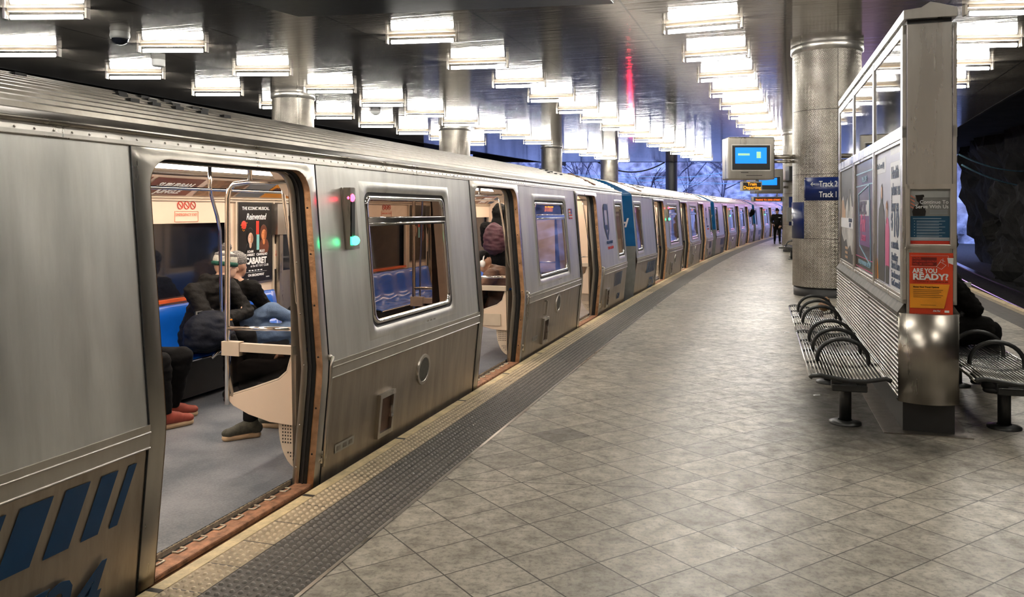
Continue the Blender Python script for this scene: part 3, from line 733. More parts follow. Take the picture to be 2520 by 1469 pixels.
def rr_pts(l0, l1, z0, z1, rt, rb, m=0.0, na=6):
    """rounded rectangle outline, and with m>0 the matching points on the sharp rectangle m metres outside"""
    out = []
    zs = [z0 + rb, *[z for z in (.0, .30, .60, .70, 1.0, 1.3, 1.6) if z0 + rb < z < z1 - rt], z1 - rt]
    def corner(cx, cz, r, a0):
        for i in range(na + 1):
            a = a0 + (pi / 2) * i / na
            if not m: out.append((cx + r * cos(a), cz + r * sin(a)))
            else:
                ca, sa = cos(a), sin(a); R_ = r + m
                k = R_ / max(abs(ca), abs(sa)); out.append((cx + k * ca, cz + k * sa))
    for z in zs[1:-1]: out.append((l1 + m, z))
    corner(l1 - rt, z1 - rt, rt, 0); corner(l0 + rt, z1 - rt, rt, pi / 2)
    for z in reversed(zs[1:-1]): out.append((l0 - m, z))
    corner(l0 + rb, z0 + rb, rb, pi); corner(l1 - rb, z0 + rb, rb, 1.5 * pi)
    return out
def ring(mb, pa, pb, offa=0.0, offb=0.0, closed=True, smooth=True):
    """quads between two matched outlines on the side surface"""
    n = len(pa); vs = [S(l, z, offa) for l, z in pa] + [S(l, z, offb) for l, z in pb]
    fs = [(i, (i + 1) % n, n + (i + 1) % n, n + i) for i in range(n if closed else n - 1)]
    mb.add(vs, fs, smooth)
def roof_w():
    ws = []; w = .165
    while w < 2.636: ws.append(w); w += .0150
    return ws
def rz(w): return 1.998 + .285 * (1 - min(1, abs((w - 1.4) / 1.235)) ** 2.4)
def make_car():
    root = empty('subway_car')
    holesU = []
    cols = [(SE0, DC[0] - DHW - .09, [EWIN[0]]), (DC[0] + DHW + .09, DC[1] - DHW - .09, [WIN[0]]), (DC[1] + DHW + .09, DC[2] - DHW - .09, [WIN[1]]), (DC[2] + DHW + .09, SE1, [EWIN[1]])]
    for a, b, ws in cols:
        up, lowp, belt = MB(), MB(), MB()
        side_panel(up, a, b, .70, 1.885, [(w[0] - .07, w[1] + .07, WZ0 - .07, WZ1 + .07) for w in ws])
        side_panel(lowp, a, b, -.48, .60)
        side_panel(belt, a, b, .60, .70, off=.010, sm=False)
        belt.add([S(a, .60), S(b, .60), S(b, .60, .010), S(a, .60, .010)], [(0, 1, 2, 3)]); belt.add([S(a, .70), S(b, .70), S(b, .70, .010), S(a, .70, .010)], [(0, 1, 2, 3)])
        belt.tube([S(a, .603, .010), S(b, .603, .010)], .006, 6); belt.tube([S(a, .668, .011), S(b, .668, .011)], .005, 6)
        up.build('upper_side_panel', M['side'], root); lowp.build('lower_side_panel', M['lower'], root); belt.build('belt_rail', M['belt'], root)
    b = MB(); side_panel(b, SE0, SE1, 1.885, 1.932, off=.004, sm=False); b.add([S(SE0, 1.885), S(SE1, 1.885), S(SE1, 1.885, .004), S(SE0, 1.885, .004)], [(0, 1, 2, 3)])
    l = SE0 + .1
    while l < SE1 - .05: b.sph(S(l, 1.908, .005), .005, n=6); l += .085
    b.build('letterboard', M['trimst'], root)
    b = MB(); b.tube([S(SE0, 1.94, .012), S(SE1, 1.94, .012)], .011, 8); b.tube([S(SE0, 1.882, .002), S(SE1, 1.882, .002)], .004, 6); b.build('drip_rail', M['frame'], root)
    # roof: smooth cove then ribbed crown
    b = MB(); vs = []
    cove = [(.050, 1.942), (.085, 1.965), (.125, 1.985), (.165, 1.998)]
    for l in (SE0, SE1):
        for w, z in cove: vs.append((l, w, z))
    n = len(cove); b.add(vs, [(i, i + 1, n + i + 1, n + i) for i in range(n - 1)], True)
    b.add([(x, 2.8 - y, z) for x, y, z in vs], [(i, i + 1, n + i + 1, n + i) for i in range(n - 1)], True)
    b.build('roof_cove', M['roofst'], root)
    b = MB(); ws = roof_w(); n = len(ws); vs = []
    for l in (SE0, SE1):
        for i, w in enumerate(ws): vs.append((l, w, rz(w) + (.016 if i % 4 in (1, 2) else 0)))
    b.add(vs, [(i, i + 1, n + i + 1, n + i) for i in range(n - 1)], False)
    b.build('ribbed_roof', M['roofst'], root)
    for k, (l, w) in enumerate([(2.62, .66), (3.1, .47), (3.12, .56), (3.22, .66), (3.25, .47), (3.32, .56), (3.38, .66), (3.42, .47), (3.5, .56), (3.55, .66), (3.62, .47), (3.66, .56), (3.74, .56), (3.82, .47)]):
        b = MB(); b.box(l - .03, l + .03, w - .022, w + .022, rz(w) - .01, rz(w) + .022); b.build('roof_vent_slot', M['rubber'], root)
        if k % 2: b = MB(); b.box(CL - l - .03, CL - l + .03, w - .022, w + .022, rz(w) - .01, rz(w) + .022); b.build('roof_vent_slot', M['rubber'], root)
    for e in (0, 1):
        X = (lambda l: l) if not e else (lambda l: CL - l)
        b = MB(); b.bar((X(2.05), .17, 2.03), (X(1.45), .72, rz(.72) + .03), .032, .015)
        for q in (.2, .55, .9): l_ = 2.05 - .6 * q; w_ = .2 + .55 * q; b.bar((X(l_ - .06), w_ + .02, rz(w_) + .03), (X(l_ + .1), w_ + .02, rz(w_) + .03), .03, .012)
        b.build('roof_strap', M['rust'], root)
    # doorways
    for ci, c in enumerate(DC):
        inner = rr_pts(c - DHW, c + DHW, -.02, DTOP, .13, .0005); outer = rr_pts(c - DHW, c + DHW, -.02, DTOP, .13, .0005, m=.09)
        outer = [(l, max(z, -.02)) if z < 0 else (l, min(z, 1.885)) for l, z in outer]
        mid = [(a + (p - a) * .75, b_ + (q - b_) * .75) for (a, b_), (p, q) in zip(inner, outer)]
        f = MB(); ring(f, inner, mid, .012, .012); ring(f, mid, outer, .012, 0)
        # the skirt below the doorway
        side_panel(f, c - DHW - .09, c + DHW + .09, -.48, -.02)
        side_panel(f, c - DHW - .09, c + DHW + .09, -.20, -.045, off=.004)
        dr = f.build('doorway_frame', M['frame'], root)
        for l_ in (c - DHW - .092, c + DHW + .092): g = MB(); g.tube([S(l_, z, .003) for z in (-.4, -.02, .3, .6, .7, 1.0, 1.5, 1.88)], .004, 5); g.build('panel_joint', M['rubber'], dr)
        i0 = [p for p in inner]
        cp_ = MB(); ring(cp_, i0, i0, .014, -.030); cp_.build('edge_strip', M['copper'], dr)
        sh = lambda k: [(c + (l - c) * (1 - k / DHW), z if z < 0 else z - k * .6) for l, z in inner]
        ru = MB(); ring(ru, sh(0), sh(.006), -.030, -.030); ring(ru, sh(.006), sh(.006), -.030, -.078); ring(ru, sh(.006), sh(.016), -.048, -.048); ring(ru, sh(.016), sh(.016), -.048, -.056); ring(ru, sh(.006), sh(.016), -.056, -.056)
        ru.build('door_seal', M['rubber'], dr)
        jm = MB(); ring(jm, sh(.008), sh(.018), -.078, -.078); ring(jm, sh(.018), sh(.018), -.078, -.118)
        for z in (.1, .35, .7, 1.0, 1.3, 1.6):
            for sgn_ in (-1, 1): jm.sph((c + sgn_ * (DHW - .019), wp(z) + .098, z), .006, n=6)
        jm.build('door_leaf_edge', M['jamb'], dr)
        cm = MB()
        for z in (.18, .45, .75, 1.05, 1.35, 1.62): cm.sph((c + DHW - .001, wp(z) + .012, z), .006, n=6)
        cm.build('screw_heads', M['rubber'], dr)  # dark screw heads down the copper edge strip
        # threshold with tread studs
        th = MB(); th.box(c - DHW - .02, c + DHW + .02, -.005, .10, -.045, .004); sill = th.build('threshold', M['rust'], dr, .008)
        th = MB(); th.box(c - DHW, c + DHW, .100, .135, -.04, -.012); th.build('door_track', M['black'], sill)
        th = MB(); th.box(c - DHW, c + DHW, .135, .185, -.04, .012)
        k = c - DHW + .02
        while k < c + DHW - .02: th.box(k, k + .026, .138, .182, .012, .016); k += .034
        th.build('tread_strip', M['tread'], sill)
        k = c - DHW + .10
        while k < c + DHW - .06:
            th = MB(); th.tube([(k, .10, .006), (k, .066, .007), (k + .055, .066, .007), (k + .055, .10, .006)], .005, 6); k += .145; th.build('guide_clip', M['tread'], sill)
        # grab rail outside, right edge, and its lower hook
        h = MB(); L = c + DHW + .055
        h.tube([S(L + .035, .735, .01), S(L + .03, .735, .035), S(L + .0, .72, .045), S(L - .012, .69, .045), S(L - .012, .60, .045), S(L - .012, .3, .045), S(L - .012, .10, .045)], .010, 8)
        h.sph(S(L + .035, .735, .012), .018, n=8); h.build('grab_handle', M['frame'], dr)
        h = MB(); h.tube([S(L - .02, .12, .03), S(L + .0, .15, .04), S(L + .03, .16, .02)], .012, 8); h.sph(S(L + .03, .16, .012), .018, n=8); h.build('latch', M['tread'], dr)
    # windows
    def window(l0, l1, sash, led):
        a = rr_pts(l0, l1, WZ0, WZ1, .07, .07); o_ = rr_pts(l0, l1, WZ0, WZ1, .07, .07, m=.07)
        m_ = [(p + (r - p) * .45, q + (t - q) * .45) for (p, q), (r, t) in zip(a, o_)]
        sc = lambda k: [((l0 + l1) / 2 + (l - (l0 + l1) / 2) * (1 - 2 * k / (l1 - l0)), (WZ0 + WZ1) / 2 + (z - (WZ0 + WZ1) / 2) * (1 - 2 * k / (WZ1 - WZ0))) for l, z in a]
        f = MB(); ring(f, o_, m_, 0, .012); ring(f, m_, a, .012, -.006)
        w = f.build('window', M['side'], root)
        f = MB(); ring(f, a, sc(.022), -.006, -.012); ring(f, sc(.022), sc(.022), -.012, -.03); f.build('gasket', M['rubber'], w)
        f = MB(); ring(f, sc(.022), sc(.026), -.015, .0); ring(f, sc(.026), sc(.048), .0, -.002); ring(f, sc(.048), sc(.052), -.002, -.02)
        if sash:
            for z in (1.515, 1.555): f.tube([S(l0 + .03, z, -.004), S(l1 - .03, z, -.004)], .008, 6)
            f.box(l0 + .035, l1 - .035, wp(1.53) + .0, wp(1.53) + .02, 1.50, 1.56)
        f.build('window_frame', M['chrome'], w)
        g = MB()
        p = sc(.04); vs = [S(l, z, -.02) for l, z in p]; g.add(vs, [tuple(range(len(vs)))], True)
        # pane follows the lean of the side: strips in z
        g = MB()
        zs = [WZ0 + .03, 1.0, 1.3, 1.52, WZ1 - .03]
        for z0_, z1_ in zip(zs, zs[1:]): g.add([S(l0 + .035, z0_, -.02), S(l1 - .035, z0_, -.02), S(l1 - .035, z1_, -.02), S(l0 + .035, z1_, -.02)], [(0, 1, 2, 3)], True)
        g.build('pane', M['glassT'], w)
        if led:
            g = MB(); lw = wp(1.63)
            g.box(l0 + .04, l1 - .04, lw + .03, lw + .09, 1.565, 1.70); g.build('destination_box', M['black'], w)
            text('destination_text', '33 STREET', .085, M['amberled'], w, frame_m((l0 + .72, lw + .026, 1.60), (1, 0, 0), (0, -.06, 1)), 'CENTER', bold=.003)
    window(*WIN[0], True, False); window(*WIN[1], True, True); window(*EWIN[0], False, False); window(*EWIN[1], False, False)
    # marker light housing
    b = MB()
    lw0 = 4.37
    for z0_, z1_ in ((1.36, 1.75),): b.add([S(lw0, z0_, .002), S(lw0 + .17, z0_, .002), S(lw0 + .17, z1_, .002), S(lw0, z1_, .002), S(lw0, z0_, .012), S(lw0 + .17, z0_, .012), S(lw0 + .17, z1_, .012), S(lw0, z1_, .012)], [(4, 5, 6, 7), (0, 1, 5, 4), (1, 2, 6, 5), (2, 3, 7, 6), (3, 0, 4, 7)])
    b.box(lw0 - .0, lw0 + .055, wp(1.5) - .05, wp(1.5), 1.36, 1.75)
    mk = b.build('marker_light', M['frame'], root)
    b = MB(); b.box(lw0 + .008, lw0 + .05, wp(1.5) - .056, wp(1.5) - .05, 1.44, 1.66); b.build('dark_lens', M['black'], mk)
    b = MB(); b.sph((lw0 + .027, wp(1.7) - .052, 1.685), .030, n=10); b.build('red_lamp', M['redlamp'], mk)
    b = MB(); b.sph((lw0 + .045, wp(1.41) - .052, 1.415), .030, n=10); b.build('green_lamp', M['greenlamp'], mk)
    # lower side hardware
    for l, z in ((5.50, .40), (9.55, .47)):
        b = MB(); m_ = Matrix.Translation(S(l, z)) @ Matrix.Rotation(R(-84), 4, 'X')
        b.lathe([(0, .004), (.088, .004), (.092, .012), (.115, .012), (.118, 0)], 28, xf=Matrix.Translation(S(l, z)) @ Matrix.Rotation(R(95), 4, 'X'), smooth=False)
        rc = b.build('round_cover', M['frame'], root); b = MB(); b.lathe([(0, .009), (.088, .009), (.090, .004)], 28, xf=Matrix.Translation(S(l, z)) @ Matrix.Rotation(R(95), 4, 'X'), smooth=False); b.build('cover_plate', M['jamb2'], rc)
    for l in (4.88, 9.0, 12.75):
        b = MB(); z0_, z1_ = .075, .345
        for q0, q1, w_ in ((l - .115, l - .085, 0), (l + .085, l + .115, 0)): b.bar(S(q0 + .015, z0_, .012), S(q0 + .015, z1_, .012), .03, .028)
        b.bar(S(l - .115, z0_, .012), S(l + .115, z0_, .012), .028, .03); b.bar(S(l - .115, z1_, .012), S(l + .115, z1_, .012), .028, .03)
        h_ = b.build('access_hatch', M['frame'], root)
        b = MB(); b.add([S(l - .09, z0_, .004), S(l + .09, z0_, .004), S(l + .09, z1_, .004), S(l - .09, z1_, .004)], [(0, 1, 2, 3)]); b.build('hatch_plate', M['hatchp'], h_)
        b = MB(); b.box(l + .07, l + .1, wp(.2) - .025, wp(.2) - .005, .17, .25); b.build('latch', M['chrome'], h_)
    b = MB(); b.bar(S(8.92, .40, .03), S(8.92, .56, .03), .03, .02); b.bar(S(8.92, .56, .0), S(8.92, .56, .03), .02, .02); b.bar(S(8.92, .40, .0), S(8.92, .40, .03), .02, .02); b.build('side_step', M['frame'], root)
    for l, z, ww, hh in ((4.35, .14, .24, .055), (8.62, .17, .20, .055), (12.4, .17, .2, .05), (5.6, .765, .20, .028), (9.6, .765, .18, .025)):
        b = MB(); b.add([S(l - ww / 2, z - hh / 2, .004), S(l + ww / 2, z - hh / 2, .004), S(l + ww / 2, z + hh / 2, .004), S(l - ww / 2, z + hh / 2, .004)], [(0, 1, 2, 3)]); st = b.build('notice_sticker', M['stick'] if z < .5 else M['white'], root)
        b = MB()
        for k in range(3): b.box(l - ww / 2 + .02 + k * ww * .31, l - ww / 2 + .02 + k * ww * .31 + ww * .2, wp(z) - .0055, wp(z) - .0045, z - hh * .25, z + hh * .25)
        b.build('print', M['jamb'], st)
    # diagonal stripes, numbers, logo, flag
    b = MB()
    def stripes(edge, dirn):
        x = edge
        for w_ in (.045, .085, .115, .14, .16, .17):
            a_, b_ = (x - w_, x) if dirn < 0 else (x, x + w_)
            sl = .085
            b.add([S(a_ - sl, .325, .004), S(b_ - sl, .325, .004), S(b_, .555, .004), S(a_, .555, .004)], [(0, 1, 2, 3)])
            x = x + dirn * (w_ + .055)
    stripes(2.56, -1); b.build('diagonal_stripes', M['bluepaint'], root)
    b = MB(); x = 13.35
    for w_ in (.03, .045, .06, .075, .09, .10):
        b.add([S(x - .05, .34, .004), S(x + w_ - .05, .34, .004), S(x + w_, .56, .004), S(x, .56, .004)], [(0, 1, 2, 3)]); x += w_ + .05
    b.build('diagonal_stripes', M['bluepaint'], root)
    text('car_number', '5724', .30, M['bluepaint'], root, frame_m((2.37, wp(.1) - .006, .0), (1, 0, 0), (0, -.1, 1)), 'RIGHT', shear=.35, bold=.006)
    text('car_number', '5724', .13, M['bluepaint'], root, frame_m((13.9, wp(.1) - .006, .10), (1, 0, 0), (0, -.1, 1)), 'RIGHT', shear=.35, bold=.004)
    lg = MB()
    for q in ([(12.95, 1.70), (13.02, 1.74), (13.02, 1.30), (12.88, 1.14), (12.88, 1.24), (12.95, 1.30)], [(12.95, 1.62), (12.62, 1.62), (12.62, 1.66), (12.70, 1.72), (12.95, 1.72)], [(12.62, 1.66), (12.70, 1.66), (12.70, 1.36), (12.62, 1.40)], [(12.62, 1.45), (12.62, 1.34), (12.82, 1.14), (12.90, 1.14), (12.78, 1.30)], [(12.90, 1.30), (12.90, 1.38), (12.7, 1.38), (12.74, 1.30)]):
        lg.add([S(l, z, .005) for l, z in q], [tuple(range(len(q)))])
    lo_ = lg.build('logo', M['bluepaint'], root)
    text('lettering', 'PORT AUTHORITY', .062, M['bluepaint'], lo_, frame_m((12.72, wp(1.1) - .006, 1.075), (1, 0, 0), (0, .08, 1)), bold=.001)
    text('lettering', 'TRANS-HUDSON', .062, M['red'], lo_, frame_m((12.78, wp(1.0) - .006, .985), (1, 0, 0), (0, .08, 1)), bold=.001)
    fl = MB(); fl.add([S(10.32, 1.50, .004), S(10.50, 1.50, .004), S(10.50, 1.635, .004), S(10.32, 1.635, .004)], [(0, 1, 2, 3)]); flo = fl.build('flag_decal', M['white'], root)
    fl = MB()
    for k in range(4): z_ = 1.50 + k * .038; fl.add([S(10.32, z_, .006), S(10.50, z_, .006), S(10.50, z_ + .019, .006), S(10.32, z_ + .019, .006)], [(0, 1, 2, 3)])
    fl.build('red_stripes', M['red'], flo)
    fl = MB(); fl.add([S(10.42, 1.565, .008), S(10.50, 1.565, .008), S(10.50, 1.635, .008), S(10.42, 1.635, .008)], [(0, 1, 2, 3)]); fl.build('blue_canton', M['navy'], flo)
    # tapered ends: blue mask over grey buffer
    for e in (0, 1):
        X = (lambda l: l) if not e else (lambda l: CL - l)
        def row(z, up_=0.0):
            zz_ = min(z, 1.99); w_ = wp(zz_)
            return [(X(SE0), w_, z), (X(.06), .36, z), (X(0), .50, z), (X(0), 2.30, z), (X(.06), 2.44, z), (X(SE0), 2.8 - w_, z)]
        for nm, zs, mt in (('front_mask', [.93, 1.2, 1.5, 1.9], M['bluemask']), ('buffer_panel', [-.48, 0, .4, .93], M['grey'])):
            b = MB(); rows = [row(z) for z in zs]
            if nm == 'front_mask':
                rows.append([(X(SE0), .05, 1.945), (X(.10), .42, 1.97), (X(.06), .55, 1.99), (X(.06), 2.25, 1.99), (X(.10), 2.38, 1.97), (X(SE0), 2.75, 1.945)])
                rows.append([(X(SE0), .20, rz(.2) + .014), (X(SE0 - .02), .55, rz(.55) + .02), (X(SE0 - .03), 1.0, rz(1.0) + .02), (X(SE0 - .03), 1.8, rz(1.8) + .02), (X(SE0 - .02), 2.25, rz(2.25) + .02), (X(SE0), 2.6, rz(2.6) + .014)])
            for r0, r1 in zip(rows, rows[1:]):
                b.add([Vector(p) for p in r0 + r1], [(i, i + 1, 7 + i, 6 + i) for i in range(5)], False)
            em = b.build(nm, mt, root, bevel=.012)
            if nm == 'front_mask':
                b = MB(); b.box(min(X(-.012), X(.004)), max(X(-.012), X(.004)), .95, 1.85, -.1 + 1.1, 1.80); b.build('end_window', M['darkglass'], em)
                if not e:
                    fm = lambda w_, z_: frame_m((-.006, w_, z_), (0, -1, 0), (0, 0, 1))
                    text('lettering', 'PAT', .20, M['white'], em, fm(.90, 1.30), 'LEFT', shear=.3, bold=.004, ext=.004)
                    dv_ = Vector((.29, -.42, 0)).normalized()
                    text('lettering', 'H', .24, M['white'], em, frame_m(Vector((.06, .36, 1.30)) + dv_ * .13 + Vector((-.008, -.008, 0)), dv_, (0, 0, 1)), 'LEFT', shear=.3, bold=.006, ext=.004)
                b = MB(); b.sph((X(.10), .26, 1.42), .030, n=10); b.build('red_tail_lamp', M['redlamp'], em)
            else:
                b = MB(); b.box(min(X(.0), X(.14)), max(X(.0), X(.14)), .20, .27, .0, .85); b.box(min(X(-.03), X(.1)), max(X(-.03), X(.1)), .25, .31, .1, .2); b.box(min(X(-.03), X(.1)), max(X(-.03), X(.1)), .25, .31, .55, .68); b.build('gangway_post', M['frame'], em)
    # far side and underfloor
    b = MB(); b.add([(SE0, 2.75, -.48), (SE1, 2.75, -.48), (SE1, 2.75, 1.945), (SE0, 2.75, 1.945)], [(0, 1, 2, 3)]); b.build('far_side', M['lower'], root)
    # ---- interior
    it = MB(); it.box(SE0, SE1, .14, 2.74, -.03, .018); it.build('car_floor', M['carfloor'], root)
    it = MB()
    def inner(l0, l1, z0, z1, w): it.add([(l0, w(z0), z0), (l1, w(z0), z0), (l1, w(z1), z1), (l0, w(z1), z1)], [(0, 1, 2, 3)])
    wi = lambda z: wp(z) + .119
    for a, b_, ws in cols:
        for w0, w1 in ws:
            a2, b2 = a - .09, b_ + .09
            if a < .5: a2 = SE0
            if b_ > 14: b2 = SE1
            inner(a2, w0, .0, 1.90, wi); inner(w1, b2, .0, 1.90, wi); inner(w0, w1, .0, WZ0, wi); inner(w0, w1, WZ1, 1.90, wi)
            for p, q in ((w0, w0), (w1, w1)): it.add([(p, wp(WZ0) + .03, WZ0), (p, wi(WZ0), WZ0), (p, wi(WZ1), WZ1), (p, wp(WZ1) + .03, WZ1)], [(0, 1, 2, 3)])
            it.add([(w0, wp(WZ0) + .03, WZ0), (w1, wp(WZ0) + .03, WZ0), (w1, wi(WZ0), WZ0), (w0, wi(WZ0), WZ0)], [(0, 1, 2, 3)])
    it.build('inner_near_wall', M['cream'], root)
    it = MB()
    it.add([(SE0, wi(1.9), 1.88), (SE1, wi(1.9), 1.88), (SE1, .48, 1.985), (SE0, .48, 1.985)], [(0, 1, 2, 3)])
    it.add([(SE0, .48, 1.985), (SE1, .48, 1.985), (SE1, .95, 1.99), (SE0, .95, 1.99)], [(0, 1, 2, 3)])
    it.add([(SE0, 1.15, 1.99), (SE1, 1.15, 1.99), (SE1, 1.28, 1.99), (SE0, 1.28, 1.99)], [(0, 1, 2, 3)])
    it.build('near_ceiling_panel', M['cream'], root)
    it = MB(); it.add([(SE0, 1.28, 1.988), (SE1, 1.28, 1.988), (SE1, 1.86, 1.957), (SE0, 1.86, 1.957)], [(0, 1, 2, 3)]); it.add([(SE0, 2.05, 1.952), (SE1, 2.05, 1.952), (SE1, 2.28, 1.90), (SE0, 2.28, 1.90)], [(0, 1, 2, 3)]); it.build('dark_ceiling_panel', M['darkglass'], root)
    it = MB(); it.box(SE0 + .1, SE1 - .1, .95, 1.15, 1.982, 1.992); it.box(SE0 + .1, SE1 - .1, 1.87, 2.04, 1.942, 1.960); it.build('light_diffuser', M['carlight'], root)
    # far wall with windows, sills, header
    fw = 2.56; FW = ((SE0 + .1, 2.55), (4.75, 6.62), (8.80, 10.67), (12.85, SE1 - .1))
    it = MB(); FD = ((2.75, 4.0), (7.42, 8.55), (11.47, 12.60))
    x = SE0
    for (a, b_) in sorted(FW + FD):
        if a > x: inner(x, a, 0, 1.72, lambda z: fw)
        if (a, b_) in FW: inner(a, b_, 0, .80, lambda z: fw); inner(a, b_, 1.49, 1.72, lambda z: fw - .012); it.add([(a, fw - .012, 1.49), (b_, fw - .012, 1.49), (b_, fw + .06, 1.49), (a, fw + .06, 1.49)], [(0, 1, 2, 3)])
        x = b_
    inner(x, SE1, 0, 1.72, lambda z: fw)
    it.build('inner_far_wall', M['cream'], root)
    it = MB()
    for z_ in (1.725, 1.70): it.tube([(SE0, fw - .02, z_), (SE1, fw - .02, z_)], .010, 6)
    for a, b_ in FW:
        for q in (a, b_): it.bar((q, fw - .01, .8), (q, fw - .01, 1.49), .03, .03)
        it.bar((a, fw - .012, .735), (b_, fw - .012, .735), .02, .012)
    for q in (6.72, 7.36, 10.77, 11.41): it.bar((q, fw - .01, .05), (q, fw - .01, 1.70), .035, .02)
    it.build('wall_mouldings', M['creamd'], root)
    for a, b_ in FW:
        w_ = MB(); w_.box(a, b_, fw + .04, fw + .05, .80, 1.50); fo = w_.build('far_window', M['darkglass'], root)
        w_ = MB(); w_.box(a, b_, fw - .03, fw + .03, .785, .812); w_.build('orange_sill', M['orange'], fo)
    for a, b_ in FD:
        w_ = MB(); w_.box(a, (a + b_) / 2 - .01, fw + .03, fw + .06, .02, 1.86); w_.box((a + b_) / 2 + .01, b_, fw + .03, fw + .06, .02, 1.86); do = w_.build('far_door', M['jamb'], root)
        w_ = MB(); w_.box(a + .12, (a + b_) / 2 - .10, fw + .02, fw + .03, .95, 1.55); w_.box((a + b_) / 2 + .10, b_ - .12, fw + .02, fw + .03, .95, 1.55); w_.build('door_pane', M['darkglass'], do)
        w_ = MB(); w_.box(a - .03, a + .03, fw - .08, fw + .02, .05, 1.45); w_.box(a - .1, a + .1, fw - .10, fw, 1.35, 1.68); w_.build('door_control_box', M['frame'], do)
    # advert cove over the far windows
    it = MB(); it.add([(SE0, 2.26, 1.905), (SE1, 2.26, 1.905), (SE1, fw - .02, 1.735), (SE0, fw - .02, 1.735)], [(0, 1, 2, 3)]); it.build('advert_cove', M['cream'], root)
    cn = Vector((0, fw - .02 - 2.26, -.17)).normalized(); cz = Vector((0, 2.26 - fw + .02, .17)).normalized(); cpnt = lambda l, t: Vector((l, fw - .02, 1.735)) + cz * t + Vector((0, -.004, -.006))
    def card(l0, l1, mt, txt, tm, sz, parts=()):
        c_ = MB(); c_.add([cpnt(l0, .03), cpnt(l1, .03), cpnt(l1, .30), cpnt(l0, .30)], [(0, 1, 2, 3)]); co = c_.build('advert_card', mt, root)
        for i, t_ in enumerate(txt): text('advert_text', t_, sz, tm, co, frame_m(cpnt((l0 + l1) / 2, .17 - i * .10) + Vector((0, -.004, -.006)), (1, 0, 0), cz), 'CENTER', shear=.2, bold=.002)
        return co
    adbrown = plain('brown_advert_card', (.16, .045, .025), .3)
    for o_ in (0, 4.05, 8.1):
        if o_ + 5.2 > CL - 1: continue
        card(4.62 + o_, 5.30 + o_, adbrown, ('easy.',), M['white'], .09)
        card(5.35 + o_, 5.95 + o_, adbrown, ('SUBURBAN', 'JUNGLE'), M['white'], .085)
        card(6.05 + o_, 6.62 + o_, M['copper'] if o_ == 0 else M['bluepaint'], ('',), M['white'], .08)
        card(6.66 + o_, 7.05 + o_, M['grey'], ('',), M['white'], .08)
        card(7.07 + o_, 7.62 + o_, M['yellow'], ('888-727-0000',), M['adk'], .085)
    # header stickers above the far window
    for o_ in (0, 4.05):
        s_ = MB()
        for k in range(3):
            s_.tube([Vector((5.92 + o_ + k * .085, fw - .018, 1.655)) + Vector((.034 * cos(q * pi / 8), 0, .034 * sin(q * pi / 8))) for q in range(16)], .004, 5, closed=True)
            s_.bar((5.897 + o_ + k * .085, fw - .018, 1.675), (5.943 + o_ + k * .085, fw - .018, 1.635), .006, .004)
        s_.box(5.87 + o_, 6.14 + o_, fw - .018, fw - .014, 1.698, 1.704)
        pz = s_.build('prohibition_sticker', M['red'], root)
        s_ = MB()
        for p, q in (((5.85, 1.60), (6.16, 1.60)), ((5.85, 1.505), (6.16, 1.505)), ((5.85, 1.505), (5.85, 1.60)), ((6.16, 1.505), (6.16, 1.60))): s_.bar((p[0] + o_, fw - .017, p[1]), (q[0] + o_, fw - .017, q[1]), .004, .003)
        ee = s_.build('emergency_exit_sticker', M['salmon'], root)
        text('lettering', 'EMERGENCY EXIT', .036, M['salmon'], ee, frame_m((6.005 + o_, fw - .018, 1.558), (1, 0, 0), (0, 0, 1)), 'CENTER', ext=.001)
    # tall poster on the far wall
    for pi_, o_ in enumerate((0, 4.05)):
        l0, l1, z0, z1 = 6.76 + o_, 7.33 + o_, .87, 1.69; W_ = fw - .022
        p = MB(); p.box(l0 - .012, l1 + .012, W_ + .002, W_ + .012, z0 - .012, z1 + .012); po = p.build('wall_poster', M['jamb'], root)
        p = MB(); p.box(l0, l1, W_ - .002, W_ + .003, z0, z1); p.build('poster_sheet', M['posterblack'], po)
        T = lambda t_, z_, sz, mt=M['white'], **k: text('poster_text', t_, sz, mt, po, frame_m(((l0 + l1) / 2 + k.pop('dx', 0), W_ - .004, z_), (1, 0, 0), (0, 0, 1)), 'CENTER', ext=.001, **k)
        if pi_ == 0:
            T('THE ICONIC MUSICAL.', 1.615, .046, bold=.0008); T('Reinvented', 1.515, .092, shear=.3, bold=.001, sx=.8)
            T('ADAM', 1.175, .036, dx=-.10, bold=.0006); T('LAMBERT', 1.140, .036, dx=-.10, bold=.0006); T("AULI'I", 1.175, .036, dx=.10, bold=.0006); T('CRAVALHO', 1.140, .036, dx=.10, bold=.0006)
            T('CABARET', 1.06, .088, bold=.004, sx=.95); T('at the KIT KAT CLUB', 1.025, .034, dx=.06); T('ON BROADWAY', .93, .036, bold=.0008); T('NOW PLAYING', .895, .016, dx=-.18); T('TICKETS', .905, .016, dx=.2)
            p = MB()
            for q in range(5): p.box(l0 + .16 + q * .05, l0 + .19 + q * .05, W_ - .004, W_ - .002, .985, .995)
            p.box(l0 + .1, l1 - .1, W_ - .004, W_ - .002, .972, .974); p.build('small_print', M['white'], po)
        # two generic half-lit heads
        for k, (cx_, cz_, mt) in enumerate(((-.10, 1.33, M['skinl']), (.13, 1.36, M['facew']))):
            X_ = (l0 + l1) / 2 + cx_
            p = MB(); p.sph((X_, W_ - .0035, cz_ + .015), 1, (.064, .002, .088), n=16); p.sph((X_ + .01, W_ - .0025, cz_ - .13), 1, (.085, .002, .09), n=14); p.build('portrait_hair', M['posterblack'] if k == 0 else M['browncoat2'], po)
            p = MB(); p.sph((X_ + .004, W_ - .005, cz_ - .01), 1, (.044, .002, .062), n=16); p.sph((X_ + .002, W_ - .005, cz_ - .07), 1, (.022, .002, .04), n=12); h_ = p.build('portrait_face', mt, po)
            p = MB()
